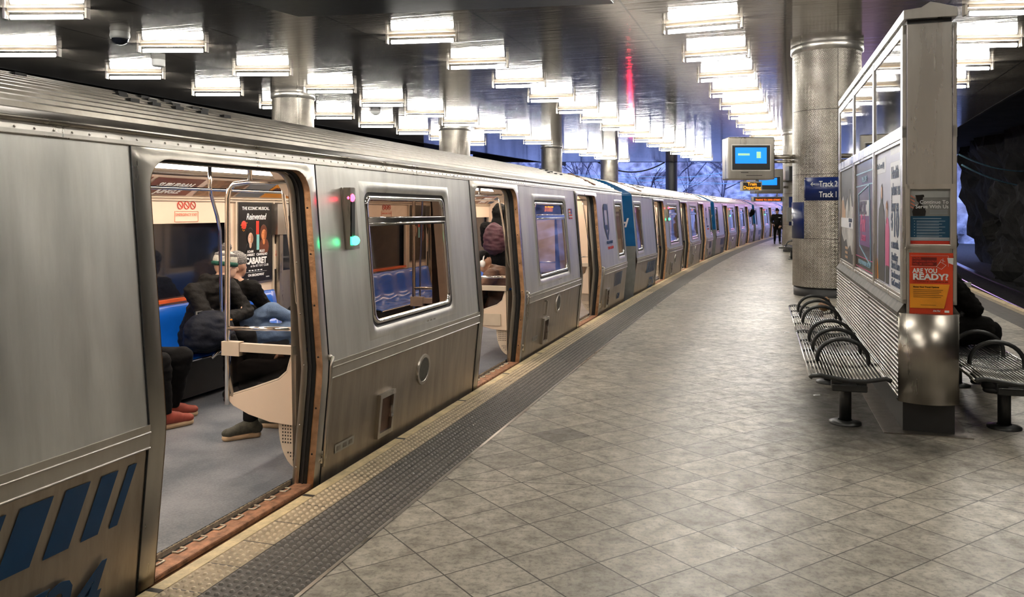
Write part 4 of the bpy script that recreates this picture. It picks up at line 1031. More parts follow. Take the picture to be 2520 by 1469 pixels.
            for q in (-.018, .018): p.sph((X_ + .004 + q, W_ - .0072, cz_ + .004), 1, (.010, .001, .004), n=8)
            p.sph((X_ + .004, W_ - .0072, cz_ - .045), 1, (.012, .001, .004), n=8); p.sph((X_ + .022, W_ - .0064, cz_ - .01), 1, (.018, .001, .05), n=8); p.build('portrait_shade', M['rust'] if k == 0 else M['copper2'], h_)
        p = MB(); p.box((l0 + l1) / 2 + .0, (l0 + l1) / 2 + .05, W_ - .0035, W_ - .002, 1.36, 1.50); p.sph((l0 + .08, W_ - .003, 1.46), 1, (.045, .002, .045), n=10); p.build('red_curtain', M['red'], po)
        p = MB(); p.box((l0 + l1) / 2 + .01, (l0 + l1) / 2 + .055, W_ - .0035, W_ - .002, 1.20, 1.36); p.build('teal_cloth', M['tealp'], po)
        p = MB()
        for q in range(8): p.sph((l0 + .03 + .014 * q, W_ - .004, 1.46 - .06 * sin(q * .5)), .005, n=6)
        p.build('stage_bulbs', M['yellow'], po)
        s_ = MB(); s_.box(7.37 + o_, 7.52 + o_, fw - .03, fw - .02, .98, 1.25); ms = s_.build('manual_control_sticker', M['cream'], root)
        for t_, z_, z2 in (('MANUAL', 1.155, .034), ('CONTROL', 1.12, .034), ('TO OPEN', 1.08, .022), ('LIFT UP', 1.055, .022), ('PULL DOWN', 1.03, .022)):
            text('lettering', t_, z2, M['red'], ms, frame_m((7.445 + o_, fw - .033, z_), (1, 0, 0), (0, 0, 1)), 'CENTER', ext=.001, sx=.85)
        s_ = MB(); s_.tube([(7.445 + o_, fw - .033, 1.19), (7.445 + o_, fw - .033, 1.235)], .004, 5); s_.tube([(7.425 + o_, fw - .033, 1.215), (7.445 + o_, fw - .033, 1.238), (7.465 + o_, fw - .033, 1.215)], .004, 5); s_.build('arrow', M['red'], ms)
    # blue benches
    def bench(l0, l1, wf, wb, side):
        n = max(1, round((l1 - l0) / .46)); p = (l1 - l0) / n; mb = MB(); sgn_ = 1 if side > 0 else -1
        prof = [(0, .385), (.02, .405), (.10, .415), (.28, .395), (.44, .40), (.50, .43), (.535, .52), (.56, .66), (.58, .755), (.60, .77), (.62, .755)]
        D = abs(wb - wf); vs = []; m = len(prof); ns = n * 6
        for i in range(ns + 1):
            t_ = i / 6; dip = .018 * (.5 - .5 * cos(2 * pi * t_))
            for k, (d, z) in enumerate(prof):
                w_ = wf + sgn_ * d / .62 * D; vs.append((l0 + p * t_, w_ + (sgn_ * dip if k > 5 else 0), z - (dip if 1 < k < 6 else 0)))
        mb.add(vs, [(i * m + k, i * m + k + 1, (i + 1) * m + k + 1, (i + 1) * m + k) for i in range(ns) for k in range(m - 1)], True)
        b1 = mb.build('bench_seat', M['blueseat'], root)
        md = b1.modifiers.new('t', 'SOLIDIFY'); md.thickness = .012
        if side > 0: mb = MB(); mb.box(l0 + .02, l1 - .02, wf + .10, wb, .06, .37); mb.build('bench_base', M['black'], b1)
        mb = MB(); mb.tube([(l0, wf, .385), (l1, wf, .385)], .008, 6); mb.build('edge_trim', M['chrome'], b1)
    for a, b_ in ((4.55, 7.30), (8.70, 11.35), (.8, 2.5), (12.85, 14.2)): bench(a, b_, 1.92, 2.52, 1)
    for a, b_ in ((4.10, 6.64), (8.15, 10.70)): bench(a, b_, .57, .12, -1)
    # stanchions and rails
    r_ = .017
    def pole(name, pts, r=r_): mb = MB(); mb.tube(pts, r, 10); return mb.build(name, M['chrome'], root)
    for w_ in (.42, 1.62):
        pts_ = [(SE0 + .3, w_, 1.77), (SE1 - .3, w_, 1.77)]
        if w_ > 1: pole('ceiling_rail', pts_, .014)
    for c in DC:
        if c + 2 < CL:
            e = c + DHW
            # bent stanchion on the far bench front
            pole('stanchion', [(e + 1.15, 1.61, 1.98), (e + 1.15, 1.61, 1.80), (e + 1.19, 1.63, 1.73), (e + 1.38, 1.72, 1.56), (e + 1.48, 1.77, 1.44), (e + 1.54, 1.81, 1.2), (e + 1.60, 1.85, .85), (e + 1.62, 1.86, .5), (e + 1.60, 1.87, .42), (e + 1.54, 1.90, .37)], .014)
        for sg in (-1, 1):
            e = c + sg * (DHW + .0); l = e + sg * .03
            if not (SE0 + .3 < l < SE1 - .3): continue
            # windscreen: pole, top loop, slanted rail, panel
            pole('stanchion', [(l, .60, .42), (l, .60, .8), (l, .60, 1.2), (l, .60, 1.68), (l, .585, 1.735), (l, .55, 1.765), (l, .45, 1.775), (l, .16, 1.775)], .016)
            pole('stanchion', [(l, .44, 1.775), (l, .44, 1.98)], .014)
            pole('grab_rail', [(l + sg * .02, .22, 1.76), (l + sg * .02, .22, 1.70), (l + sg * .02, .165, 1.35), (l + sg * .02, .13, 1.06), (l + sg * .02, .10, 1.00)], .011)
            pole('grab_rail', [(l, .60, .885), (l, .14, .90)], .013)
            mb = MB()
            mb.bar((l, .61, .775), (l, .13, .775), .04, .05, up=(0, 0, 1)); mb.bar((l, .625, .765), (l, .50, .765), .05, .085); mb.build('top_bar', M['creamd'], root)
            # lower cream panel below the diagonal, glass above it
            gl = [(.575, .745), (.13, .745), (.16, .66), (.22, .60), (.42, .53), (.56, .48), (.60, .60)]
            ln = [(.59, .47), (.42, .525), (.24, .59), (.18, .64), (.14, .745), (.12, .745), (.12, .325), (.30, .335), (.45, .37), (.56, .415), (.60, .45)]
            mb = MB(); mb.poly([(l, w_, z_) for w_, z_ in ln], .022, (1, 0, 0)); ds_ = mb.build('draft_screen', M['cream'], root, .003)
            mb = MB(); mb.poly([(l + .008, w_, z_) for w_, z_ in gl], .005, (1, 0, 0)); mb.build('screen_glass', M['glassC'], ds_)
            mb = MB(); mb.tube([(l + .01, w_, z_) for w_, z_ in ((.60, .47), (.42, .53), (.24, .595), (.18, .645), (.145, .76))], .010, 6); mb.tube([(l + .01, w_, z_) for w_, z_ in ((.60, .76), (.60, .60), (.565, .47))], .012, 6); mb.build('screen_trim', M['creamd'], ds_)
            # perforated quarter-round heater guard
            q_ = [(.12, .325)] + [(.12 + .14 * cos(a_ * pi / 16), .33 - .27 * sin(a_ * pi / 16)) for a_ in range(0, 9)]
            mb = MB(); mb.poly([(l + .03 * sg, w_, z_) for w_, z_ in q_], .02, (1, 0, 0)); hg = mb.build('heater_guard', M['creamd'], root)
            mb = MB()
            for i in range(7):
                for j in range(12):
                    w_, z_ = .135 + i * .018, .31 - j * .02
                    if (w_ - .12) ** 2 / .0169 + (.33 - z_) ** 2 / .0625 < .9 and j not in (6, 7): mb.box(l + .03 * sg - .002, l + .03 * sg + .022, w_, w_ + .007, z_, z_ + .009)
            mb.build('perforations', M['black'], hg)
            # cream corner header inside the doorway
            hd = [(.155, 1.88), (.42, 1.96), (.30, 1.84), (.20, 1.70), (.155, 1.68)]
            mb = MB(); mb.poly([(l + .0 * sg, w_, z_) for w_, z_ in hd], .02, (1, 0, 0)); mb.build('header_corner', M['cream'], root)
    for c in (DC[1],):
        mb = MB(); l = c + DHW + .03; mb.box(l - .012, l - .002, .20, .40, .375, .50); mb.build('notice_plate', M['creamd'], root)
    # end bulkheads
    for l in (SE0 + .05, SE1 - .05): mb = MB(); mb.box(l - .01, l + .01, .16, 2.7, 0, 2.0); mb.build('bulkhead', M['cream'], root)
    mb = MB(); mb.box(SE0, SE1, .15, 2.7, -.45, -.1); mb.build('underframe', M['black'], root)
    # solid roof lining keeps the interior closed
    mb = MB(); mb.box(SE0, SE1, .34, 2.46, 2.0, 2.02); mb.build('roof_lining', M['dark'], root)
    return root
M['adk'] = plain('dark_brown_print', (.10, .03, .01), .5)
M['salmon'] = plain('faded_red_print', (.78, .26, .17), .5)
M['posterblack'] = plain('black_poster_ink', (.008, .008, .009), .25)
M['tealp'] = plain('pale_teal_print', (.20, .48, .46), .5)
M['facew'] = plain('warm_portrait_print', (.62, .22, .08), .4); M['browncoat2'] = plain('brown_portrait_print', (.12, .03, .012), .4); M['copper2'] = plain('umber_portrait_print', (.30, .08, .02), .4)
M['jamb2'] = plain('dull_grille_metal', (.13, .125, .105), .5, .6, .2, 40); M['hatchp'] = plain('brown_hatch_plate', (.14, .075, .05), .4, .5, .4, 8); M['stick'] = plain('grimy_sticker', (.42, .41, .36), .5)
M['belt'] = steel('belt_steel', (.50, .465, .41), .36, .02, metal=.8)
CAR0 = make_car(); CS0 = .98; PITCH = 15.1; CGAP = .075
CARLAB = ['stainless subway car with open doors, nearest the camera', 'stainless subway car with blue end mask, second in the train', 'stainless subway car with pink glow on its side, third in the train', 'farthest stainless subway car, fourth in the train', 'last subway car, mostly out of sight behind the fourth']
CARS = []
for i in range(5):
    c = CAR0 if i == 0 else copy_tree(CAR0)
    s0 = CS0 + i * PITCH; a, b = EP(s0), EP(s0 + CL); d = (b - a).normalized(); nrm = Vector((-d.y, d.x, 0))
    o = a + nrm * CGAP
    c.location = (o.x, o.y, 0); c.rotation_euler = (0, 0, atan2(d.y, d.x))
    tag(c, CARLAB[i], 'subway car', 'cars of the standing train')
    CARS.append((o.copy(), d.copy(), nrm.copy()))
def CP(i, l, w, z):
    o, d, n = CARS[i]; return o + d * l + n * w + Vector((0, 0, z))

# ------------------------------------------------------------------ poster kiosk
KA = R(17.0)
def kroot(name, x=3.0, y=5.84, rz=-KA): return empty(name, (x, y, 0), rz)
def KP(x, y, z=0):
    return Vector((3.0 + x * cos(KA) + y * sin(KA), 5.84 - x * sin(KA) + y * cos(KA), z))
KL = 5.05
M['ledge'] = plain('scuffed_ledge_metal', (.13, .12, .105), .62, .3, .4, 12, spec=.2)
kio = kroot('poster_kiosk'); tag(kio, 'long stainless steel poster kiosk with ribbed base and glazed poster bays', 'kiosk')
mb = MB(); mb.box(-.17, .17, .03, KL, 0, .23); mb.build('plinth', M['black'], kio, .004)
mb = MB(); mb.box(-.31, .27, -.07, KL + .1, .001, .007); mb.build('floor_plate', M['jamb'], kio)
mb = MB(); n = 20; prof = []
for i in range(n + 1): a = pi * i / n; x = -.2 + .4 * i / n; prof.append((x, .04 - .085 * sin(a) ** .8))
vs = [(x, y, z) for z in (.215, .86) for x, y in prof]; m = n + 1
mb.add(vs, [(i, i + 1, m + i + 1, m + i) for i in range(n)], True)
mb.add([(x, y, .86) for x, y in prof] + [(.2, .14, .86), (-.2, .14, .86)], [tuple(range(n + 3))]); mb.add([(x, y, .215) for x, y in prof] + [(.2, .14, .215), (-.2, .14, .215)], [tuple(range(n + 3))])
mb.build('curved_end_drum', M['kioskl'], kio)
for s_ in (-1, 1):
    mb = MB(); vs = []; k = 0; zz_ = []; z = .235
    while z < .842:
        for q, dx in ((0, 0), (.006, .012), (.016, .012), (.022, 0)): zz_.append((z + q, dx))
        z += .0335
    for y in (.05, KL): vs += [(s_ * (.19 + dx), y, z) for z, dx in zz_]
    m = len(zz_); mb.add(vs, [(i, i + 1, m + i + 1, m + i) for i in range(m - 1)], False)
    rb = mb.build('ribbed_side', M['ribs'], kio)
    mb = MB()
    for y in (.08, 1.7, 3.3):
        for z in (.30, .55, .80): mb.sph((s_ * .203, y, z), .009, n=8)
    mb.build('bolt', M['chrome'], rb)
    mb = MB(); mb.poly([(s_ * .205, .04, .842), (s_ * .205, .04, .862), (s_ * .156, .04, .935), (s_ * .15, .04, .842)], KL - .04, (0, 1, 0)); mb.build('sloping_ledge', M['ledge'], kio)
mb = MB(); mb.box(-.15, .15, 0, KL, .84, 2.955); core = mb.build('core_panel', M['kiosk'], kio, .006)
mb = MB()
cap = [(-.175, 2.985), (-.175, 3.05), (-.06, 3.062), (0, 3.10), (.06, 3.085), (.175, 3.05), (.175, 2.985)]
mb.poly([(x, -.035, z) for x, z in cap], KL + .06, (0, 1, 0)); mb.build('gabled_cap', M['kiosk'], kio, .003)
mb = MB(); mb.box(-.145, .145, .01, KL - .01, 2.95, 2.99); mb.build('shadow_gap', M['black'], kio)
BAYS = ((.10, 1.56), (1.66, 3.22), (3.32, 4.92))
M['paperwhite'] = plain('white_poster_paper', (.88, .88, .90), .4, 0, .03, 2)
M['lav'] = plain('pale_lavender_print', (.66, .66, .80), .4, 0, .06, 2)
M['violet'] = plain('dark_violet_print', (.055, .05, .10), .25, 0, .3, 2)
M['torn'] = plain('torn_grey_print', (.50, .48, .46), .55, 0, .5, 4, .3, 30)
M['slate'] = plain('slate_print', (.030, .029, .03), .5, 0, .4, 3)
M['inkblue'] = plain('slate_blue_ink', (.04, .07, .14), .5)
M['skyblue'] = plain('bright_blue_print', (.01, .16, .75), .4)
M['neon'] = plain('pale_cyan_print', (.35, .60, .75), .4)
M['tan'] = plain('tan_print', (.50, .30, .16), .5)
for s_ in (-1, 1):
    def XF(y0, y1, z0, z1, d, dd=.004):
        b_ = MB(); x0, x1 = sorted((s_ * (.15 + d), s_ * (.15 + d + dd))); b_.box(x0, x1, y0, y1, z0, z1); return b_
    tm = lambda y, z, d=.012: frame_m((s_ * (.15 + d), y, z), (0, s_, 0), (0, 0, 1))
    # mullions and rails (left face first)
    for y in (.04, 1.61, 3.27, 4.98): XF(y - .04, y + .04, .93, 2.95, .0, .028).build('mullion', M['kiosk'], kio, .004)
    XF(0, KL, 2.13, 2.22, 0, .030).build('middle_rail', M['kiosk'], kio, .004)
    XF(0, KL, 2.875, 2.95, 0, .024).build('top_rail', M['white'] if False else M['kiosk'], kio, .004)
    XF(0, KL, .93, .965, 0, .026).build('bottom_rail', M['kiosk'], kio, .004)
    if s_ > 0: 
        for y0, y1 in BAYS: XF(y0 + .03, y1 - .03, 1.0, 2.10, .002).build('poster_sheet', M['slate'], kio)
        continue
    for bi, (y0, y1) in enumerate(BAYS):
        g = XF(y0, y1, 2.22, 2.875, .012, .003).build('upper_glass', M['glassK'], kio)
        sh_ = XF(y0 + .02, y1 - .02, 2.36, 2.86, .002, .002).build('lit_map_sheet', M['paperwhite'], kio)
        XF(y0 + .02, y1 - .02, 2.24, 2.40 if bi else 2.34, .003, .002).build('blue_footer', M['skyblue'] if bi else M['slate'], kio)
        b_ = MB(); rr = random.Random(bi)
        for k in range(12):
            yy = y0 + .1 + rr.random() * (y1 - y0 - .3); z_ = 2.28 + rr.random() * .3; b_.box(-.1565, -.1545, yy, yy + .05 + rr.random() * .12, z_, z_ + .012 + .03 * rr.random())
        b_.build('map_marks', M['slate'], sh_)
        b_ = MB()
        for q in ((y0, y0 + .035, .965, 2.13), (y1 - .035, y1, .965, 2.13), (y0, y1, .965, .99), (y0, y1, 2.105, 2.13)): b_.box(-.172, -.15, *q)
        fr = b_.build('poster_frame', M['frame'], kio, .003)
        base = (M['lav'], M['violet'], M['torn'])[bi]
        ps = XF(y0 + .03, y1 - .03, .985, 2.11, .002, .002).build('poster_sheet', base, fr)
        def rect(nm, ya, yb, za, zb, mt, d=.0045): return XF(ya, yb, za, zb, d, .001).build(nm, mt, ps)
        def pol(nm, pts, mt, d=.006):
            b2 = MB(); b2.poly([(-.15 - d, y, z) for y, z in pts], .001, (-1, 0, 0)); return b2.build(nm, mt, ps)
        TT = lambda t_, y, z, sz, mt, al='LEFT', **k: text('poster_text', t_, sz, mt, ps, tm(y, z, k.pop('d', .008)), al, ext=.0008, **k)
        if bi == 0:
            rect('white_column', y0 + .03, .72, .985, 2.11, M['paperwhite']); rect('pale_band', y0 + .03, .80, 1.99, 2.05, M['lav'], .0055)
            rect('logo_block', .98, y1 - .06, 1.93, 2.06, M['paperwhite']); TT('Get Covered NJ', 1.50, 1.975, .065, M['inkblue'], bold=.001)
            pol('suited_figure', [(1.44, 1.0), (1.42, 1.5), (1.38, 1.62), (1.28, 1.68), (1.27, 1.74), (1.245, 1.82), (1.20, 1.84), (1.16, 1.80), (1.155, 1.72), (1.15, 1.67), (1.06, 1.60), (1.03, 1.45), (1.05, 1.0)], M['slate'])
            pol('face', [(1.24, 1.73), (1.245, 1.80), (1.20, 1.82), (1.165, 1.79), (1.165, 1.72), (1.20, 1.70)], M['skinl'], .0075)
            pol('pink_shirt_figure', [(1.00, 1.14), (1.00, 1.45), (.95, 1.52), (.90, 1.56), (.84, 1.54), (.78, 1.44), (.79, 1.14)], M['pink'])
            pol('trousers', [(.99, 1.0), (.99, 1.15), (.80, 1.15), (.82, 1.0)], M['slate']); pol('face', [(.93, 1.55), (.935, 1.64), (.90, 1.66), (.865, 1.63), (.87, 1.55)], M['skinl'])
            pol('hair', [(.95, 1.50), (.95, 1.66), (.90, 1.69), (.855, 1.655), (.86, 1.61), (.935, 1.63), (.93, 1.50)], M['rust'], .0085); pol('grass', [(1.50, 1.0), (1.50, 1.18), (1.40, 1.05), (1.40, 1.0)], M['yellow'])
            for t_, z, sz in (('Health', 1.86, .135), ('plans as', 1.73, .135), ('low as', 1.60, .135), ('a month.', 1.31, .10), ('Healthier', 1.215, .085), ('Starts Here', 1.15, .085), ('Enroll now at', 1.08, .075), ('GetCovered.NJ.gov', 1.015, .075)):
                TT(t_, .66, z, sz, M['inkblue'], bold=.002)
            TT('$', .68, 1.47, .17, M['inkblue'], bold=.004); TT('10', .57, 1.41, .28, M['inkblue'], bold=.010)
        elif bi == 1:
            for z in (1.99, 1.86): rect('neon_line', y0 + .04, y1 - .04, z, z + .012, M['neon'])
            TT('WELCOME', (y0 + y1) / 2, 1.895, .085, M['neon'], 'CENTER', bold=.001)
            b2 = MB()
            for a_, c_ in zip([(2.95, 1.78), (2.05, 1.86), (1.95, 1.08), (2.85, 1.24), (2.95, 1.78)], [(2.05, 1.86), (1.95, 1.08), (2.85, 1.24), (2.95, 1.78)]): b2.bar((-.158, a_[0], a_[1]), (-.158, c_[0], c_[1]), .004, .014)
            b2.build('neon_outline', M['neon'], ps)
            rect('violet_glow_panel', 2.05, 2.85, 1.25, 1.60, plain('violet_print', (.16, .05, .22), .4)); rect('white_block', 2.08, 2.84, 1.555, 1.71, M['paperwhite'], .0062)
            TT('MYSTIC', 2.82, 1.57, .19, M['violet'], d=.010, bold=.004, sx=.9); TT('Pink', 2.78, 1.40, .24, M['pink'], bold=.008, shear=.2)
            TT('Lemon', 2.70, 1.30, .13, M['pink'], bold=.001, shear=.2)
            rect('dark_footer', y0 + .03, y1 - .03, .985, 1.13, M['posterblack'])
            for z in (1.01, 1.12): rect('neon_line', y0 + .03, y1 - .03, z, z + .008, M['pink'], .0065)
            TT('LIVE FEED PARANORMAL FREE DATE', (y0 + y1) / 2, 1.05, .065, M['neon'], 'CENTER', bold=.001, sx=.95)
        else:
            pol('dark_top', [(y1 - .03, 1.72), (y1 - .03, 2.11), (y0 + .03, 2.11), (y0 + .03, 1.62), (y0 + .3, 1.66), (y0 + .5, 1.86), (y0 + .62, 1.60), (y0 + .8, 1.78), (y0 + 1.1, 1.62), (y0 + 1.3, 1.80)], M['slate'])
            pol('dark_foot', [(y1 - .03, .985), (y1 - .03, 1.34), (y0 + 1.2, 1.22), (y0 + .95, 1.26), (y0 + .75, 1.14), (y0 + .5, 1.20), (y0 + .3, 1.10), (y0 + .03, 1.12), (y0 + .03, .985)], M['slate'])
            rect('tan_patch', y1 - .55, y1 - .1, 1.52, 1.74, M['tan']); rect('pale_band', y0 + .03, y1 - .03, 1.40, 1.52, M['paperwhite'], .0075)
            TT('RESTAURANT', y0 + .62, 1.475, .06, M['inkblue'], bold=.001, d=.010); TT('NEW', y0 + .55, 1.415, .07, M['inkblue'], bold=.001, d=.010)
            for k in range(3): rect('tan_label', y0 + .75, y0 + 1.05, 1.03 + k * .055, 1.06 + k * .055, M['tan'], .008)
        XF(y0 + .03, y1 - .03, .985, 2.11, .016, .002).build('poster_glass', M['glassK2'], fr) if 'glassK2' in M else None
# front: framed recruitment notice
fp = kroot('framed_notice'); tag(fp, 'small pewter framed notice reading Continue To Serve With Us on kiosk end', 'poster')
FZ0, FZ1 = 1.337, 1.790
def FB(x0, x1, z0, z1, d, dd=.002): b_ = MB(); b_.box(x0, x1, -d - dd, -d, z0, z1); return b_
mb = MB()
for q in ((-.158, -.128, FZ0, FZ1), (.128, .158, FZ0, FZ1), (-.158, .158, FZ0, FZ0 + .028), (-.158, .158, FZ1 - .032, FZ1)): mb.box(q[0], q[1], -.030, -.001, q[2], q[3])
mb.build('frame', M['trimst'], fp, .006)
sh_ = FB(-.13, .13, FZ0 + .02, FZ1 - .03, .004).build('notice_sheet', M['teal'], fp)
FB(-.13, .13, 1.566, FZ1 - .03, .0065).build('photo_panel', M['grey'], sh_); FB(-.13, .13, 1.70, FZ1 - .032, .0088, .0006).build('pale_sky', plain('misty_print', (.42, .43, .42), .4), sh_)
mb = MB(); mb.poly([(x, -.0105, z) for x, z in ((-.11, 1.568), (-.115, 1.60), (-.10, 1.635), (-.075, 1.648), (-.07, 1.66), (-.085, 1.675), (-.09, 1.70), (-.095, 1.716), (-.04, 1.72), (-.035, 1.705), (-.045, 1.70), (-.047, 1.67), (-.06, 1.655), (-.04, 1.64), (-.025, 1.60), (-.03, 1.568))], .001, (0, -1, 0)); mb.build('soldier_silhouette', M['posterblack'], sh_)
mb = MB()
for k in range(4): mb.poly([(-.128, -.0095, 1.72 - k * .026), (-.098, -.0095, 1.70 - k * .026), (-.098, -.0095, 1.690 - k * .026), (-.128, -.0095, 1.710 - k * .026)], .0006, (0, -1, 0))
mb.build('flag_stripes', M['salmon'], sh_)
ft = lambda t_, x, z, sz, mt, par, al='LEFT', d=.012, **k: text('lettering', t_, sz, mt, par, frame_m((x, -d, z), (1, 0, 0), (0, 0, 1)), al, ext=.0006, **k)
ft('Continue To', .122, 1.655, .036, M['white'], sh_, 'RIGHT', bold=.0003); ft('Serve With Us', .122, 1.622, .036, M['white'], sh_, 'RIGHT', bold=.0003)
mb = MB()
for k in range(3): mb.box(0.0, .115, -.0100, -.0092, 1.604 - k * .010, 1.606 - k * .010)
for k in range(6): mb.box(-.085, .10 - (k % 2) * .02, -.0085, -.0075, 1.528 - k * .021, 1.532 - k * .021); mb.box(-.085, .06, -.0085, -.0075, 1.521 - k * .021, 1.524 - k * .021); mb.box(-.102, -.096, -.0085, -.0075, 1.527 - k * .021, 1.533 - k * .021)
mb.box(-.11, .075, -.0085, -.0075, 1.546, 1.551); mb.build('small_print', plain('pale_blue_print', (.30, .38, .45), .5), sh_)
mb = MB()
for z in (1.392, 1.400, 1.408): mb.box(-.13, .13, -.0085, -.0070, z, z + .004)
mb.build('white_stripes', M['white'], sh_); FB(-.13, .13, FZ0 + .022, 1.388, .0065).build('red_footer', M['red'], sh_)
# orange closure poster
op = kroot('closure_poster'); tag(op, 'red and amber paper poster reading ARE YOU READY? taped below the framed notice', 'poster')
mb = MB(); n = 10; vs = []
for i in range(n + 1):
    x = -.132 + .282 * i / n
    for z in (.862, 1.0, 1.2, 1.302): vs.append((x, -.004 - .006 * abs(sin(i * 1.1 + z * 5)) * (i / n) - (.02 if i == n and z < 1.1 else 0) * 0, z))
mb.add(vs, [(i * 4 + k, i * 4 + k + 1, i * 4 + 5 + k, i * 4 + 4 + k) for i in range(n) for k in range(3)], True)
ops = mb.build('paper_sheet', plain('orange_red_print', (.76, .065, .022), .42, 0, .06), op)
mb = MB(); mb.poly([(x, -.0115, z) for x, z in ((-.130, .905), (-.130, 1.078), (.128, 1.078), (.092, .905))], .0008, (0, -1, 0)); mb.build('amber_panel', M['yellow'], ops)
mb = MB(); mb.box(-.115, .045, -.0122, -.0112, 1.212, 1.270); mb.build('dark_title_block', plain('dark_red_print', (.16, .012, .008), .5), ops)
for t_, z in (("PATH'S", 1.254), ('HOBOKEN STATION', 1.235), ('WILL BE CLOSED', 1.216)): ft(t_, -.112, z, .0175, M['red'], ops, d=.0130, bold=.0006)
ft('ARE YOU', -.112, 1.158, .045, M['white'], ops, d=.0120, bold=.0016, sx=.85); ft('READY?', -.112, 1.110, .060, M['white'], ops, d=.0120, bold=.0024, sx=1.12)
ft('11:59 PM JANUARY 30 - 5 AM FEBRUARY 25, 2025', -.112, 1.090, .0115, M['posterblack'], ops, d=.012, sx=.93)
ft('Know Your Travel Options', -.108, 1.052, .0150, M['posterblack'], ops, d=.0135, bold=.0004)
mb = MB()
for k in range(5): mb.box(-.108, .085 - (k % 3) * .012, -.0135, -.0125, 1.034 - k * .013, 1.038 - k * .013)
mb.box(-.06, .04, -.0135, -.0125, .926, .929); mb.build('small_print', plain('brown_small_print', (.25, .09, .01), .5), ops)
ft('PATH', .02, .880, .018, M['white'], ops, d=.012, bold=.0006, shear=.3)
mb = MB(); mb.box(.095, .125, -.0125, -.0115, .877, .892)
for p, q in (((.042, 1.205), (.075, 1.185)), ((.075, 1.185), (.105, 1.215)), ((.105, 1.215), (.070, 1.238)), ((.070, 1.238), (.042, 1.205)), ((.058, 1.225), (.075, 1.255)), ((.075, 1.255), (.098, 1.240)), ((.085, 1.265), (.085, 1.235))): mb.bar((p[0], -.0125, p[1]), (q[0], -.0125, q[1]), .0018, .0018)
for p, q in (((-.125, 1.282), (.12, 1.282)), ((.12, 1.282), (.12, 1.205)), ((-.125, 1.203), (.045, 1.203))): mb.bar((p[0], -.0115, p[1]), (q[0], -.0115, q[1]), .0012, .0012)
mb.build('padlock_outline', M['white'], ops)
mb = MB(); mb.poly([(.112, -.014, 1.268), (.148, -.030, 1.268), (.148, -.022, 1.220), (.118, -.014, 1.232)], .001, (0, -1, 0)); mb.build('curled_corner', M['white'], ops)

# ------------------------------------------------------------------ benches
def make_bench():
    root = empty('slatted_bench'); L = 2.24; nseat = 4
    prof = [(-.27, .402), (-.255, .418), (-.20, .424), (-.10, .408), (0, .394), (.10, .398), (.18, .412), (.235, .424), (.27, .408)]
    def pz(x):
        for (a, za), (b, zb) in zip(prof, prof[1:]):
            if x <= b: return za + (zb - za) * (x - a) / (b - a)
        return prof[-1][1]
    for k in range(nseat + 1):
        y = L * k / nseat; mb = MB(); r = .016 if k in (0, nseat) else .011
        mb.tube([(x, y, z - .004) for x, z in prof], r, 8); mb.build('seat_frame', M['dgrey'], root)
    mb = MB(); x = -.245
    while x < .25: mb.tube([(x, .01, pz(x) + .002), (x, L - .01, pz(x) + .002)], .0062, 6); x += .0232
    mb.build('seat_rods', M['rods'], root)
    mb = MB()
    for x in (-.268, .268): mb.tube([(x, 0, pz(x)), (x, L, pz(x))], .011, 8)
    mb.build('edge_bar', M['rods'], root)
    for k in range(1, nseat):
        y = L * k / nseat; mb = MB(); pts = [(-.185, y, .405)] + [(-.185 * cos(pi * i / 14), y, .45 + .155 * sin(pi * i / 14)) for i in range(15)] + [(.185, y, .405)]
        mb.tube(pts, .0165, 10); mb.build('armrest', M['dgrey'], root)
    mb = MB(); mb.box(-.05, .05, .06, L - .06, .30, .36); bm_ = mb.build('beam', M['dgrey'], root, .01)
    for y in (.10, L - .10):
        mb = MB(); mb.bar((-.12, y, .35), (.12, y, .35), .05, .06); mb.bar((-.12, y - .06, .33), (.12, y - .06, .33), .02, .05); mb.build('cross_bracket', M['dgrey'], root, .012)
    for y in (.36, L - .36):
        mb = MB(); mb.tube([(0, y, .02), (0, y, .32)], .044, 18); ps_ = mb.build('post', M['dgrey'], root)
        mb = MB(); mb.lathe([(.115, 0), (.115, .015), (.07, .028), (.05, .03)], 24, (0, y, 0)); mb.build('base_plate', M['dgrey'], ps_)
    return root
b0 = make_bench()
benches = [(-.55, -.22, 0, 'dark arched-arm slatted bench left of the kiosk, nearest the camera'), (-.55, 2.06, 0, 'dark arched-arm slatted bench left of the kiosk, the farther one'),
           (.56, -.02, 0, 'dark slatted bench right of the kiosk with one arch showing'), (.56, 2.26, 0, 'farther dark slatted bench right of the kiosk behind the seated person')]
for i, (x, y, _, l) in enumerate(benches):
    o = b0 if i == 0 else copy_tree(b0); p = KP(x, y); o.location = p; o.rotation_euler = (0, 0, -KA); tag(o, l, 'bench', 'slatted benches beside the kiosk')
o = copy_tree(b0); o.location = (9.15, 26.6, 0); o.rotation_euler = (0, 0, -R(20)); tag(o, 'distant slatted bench by the second column', 'bench', 'slatted benches far along the platform')
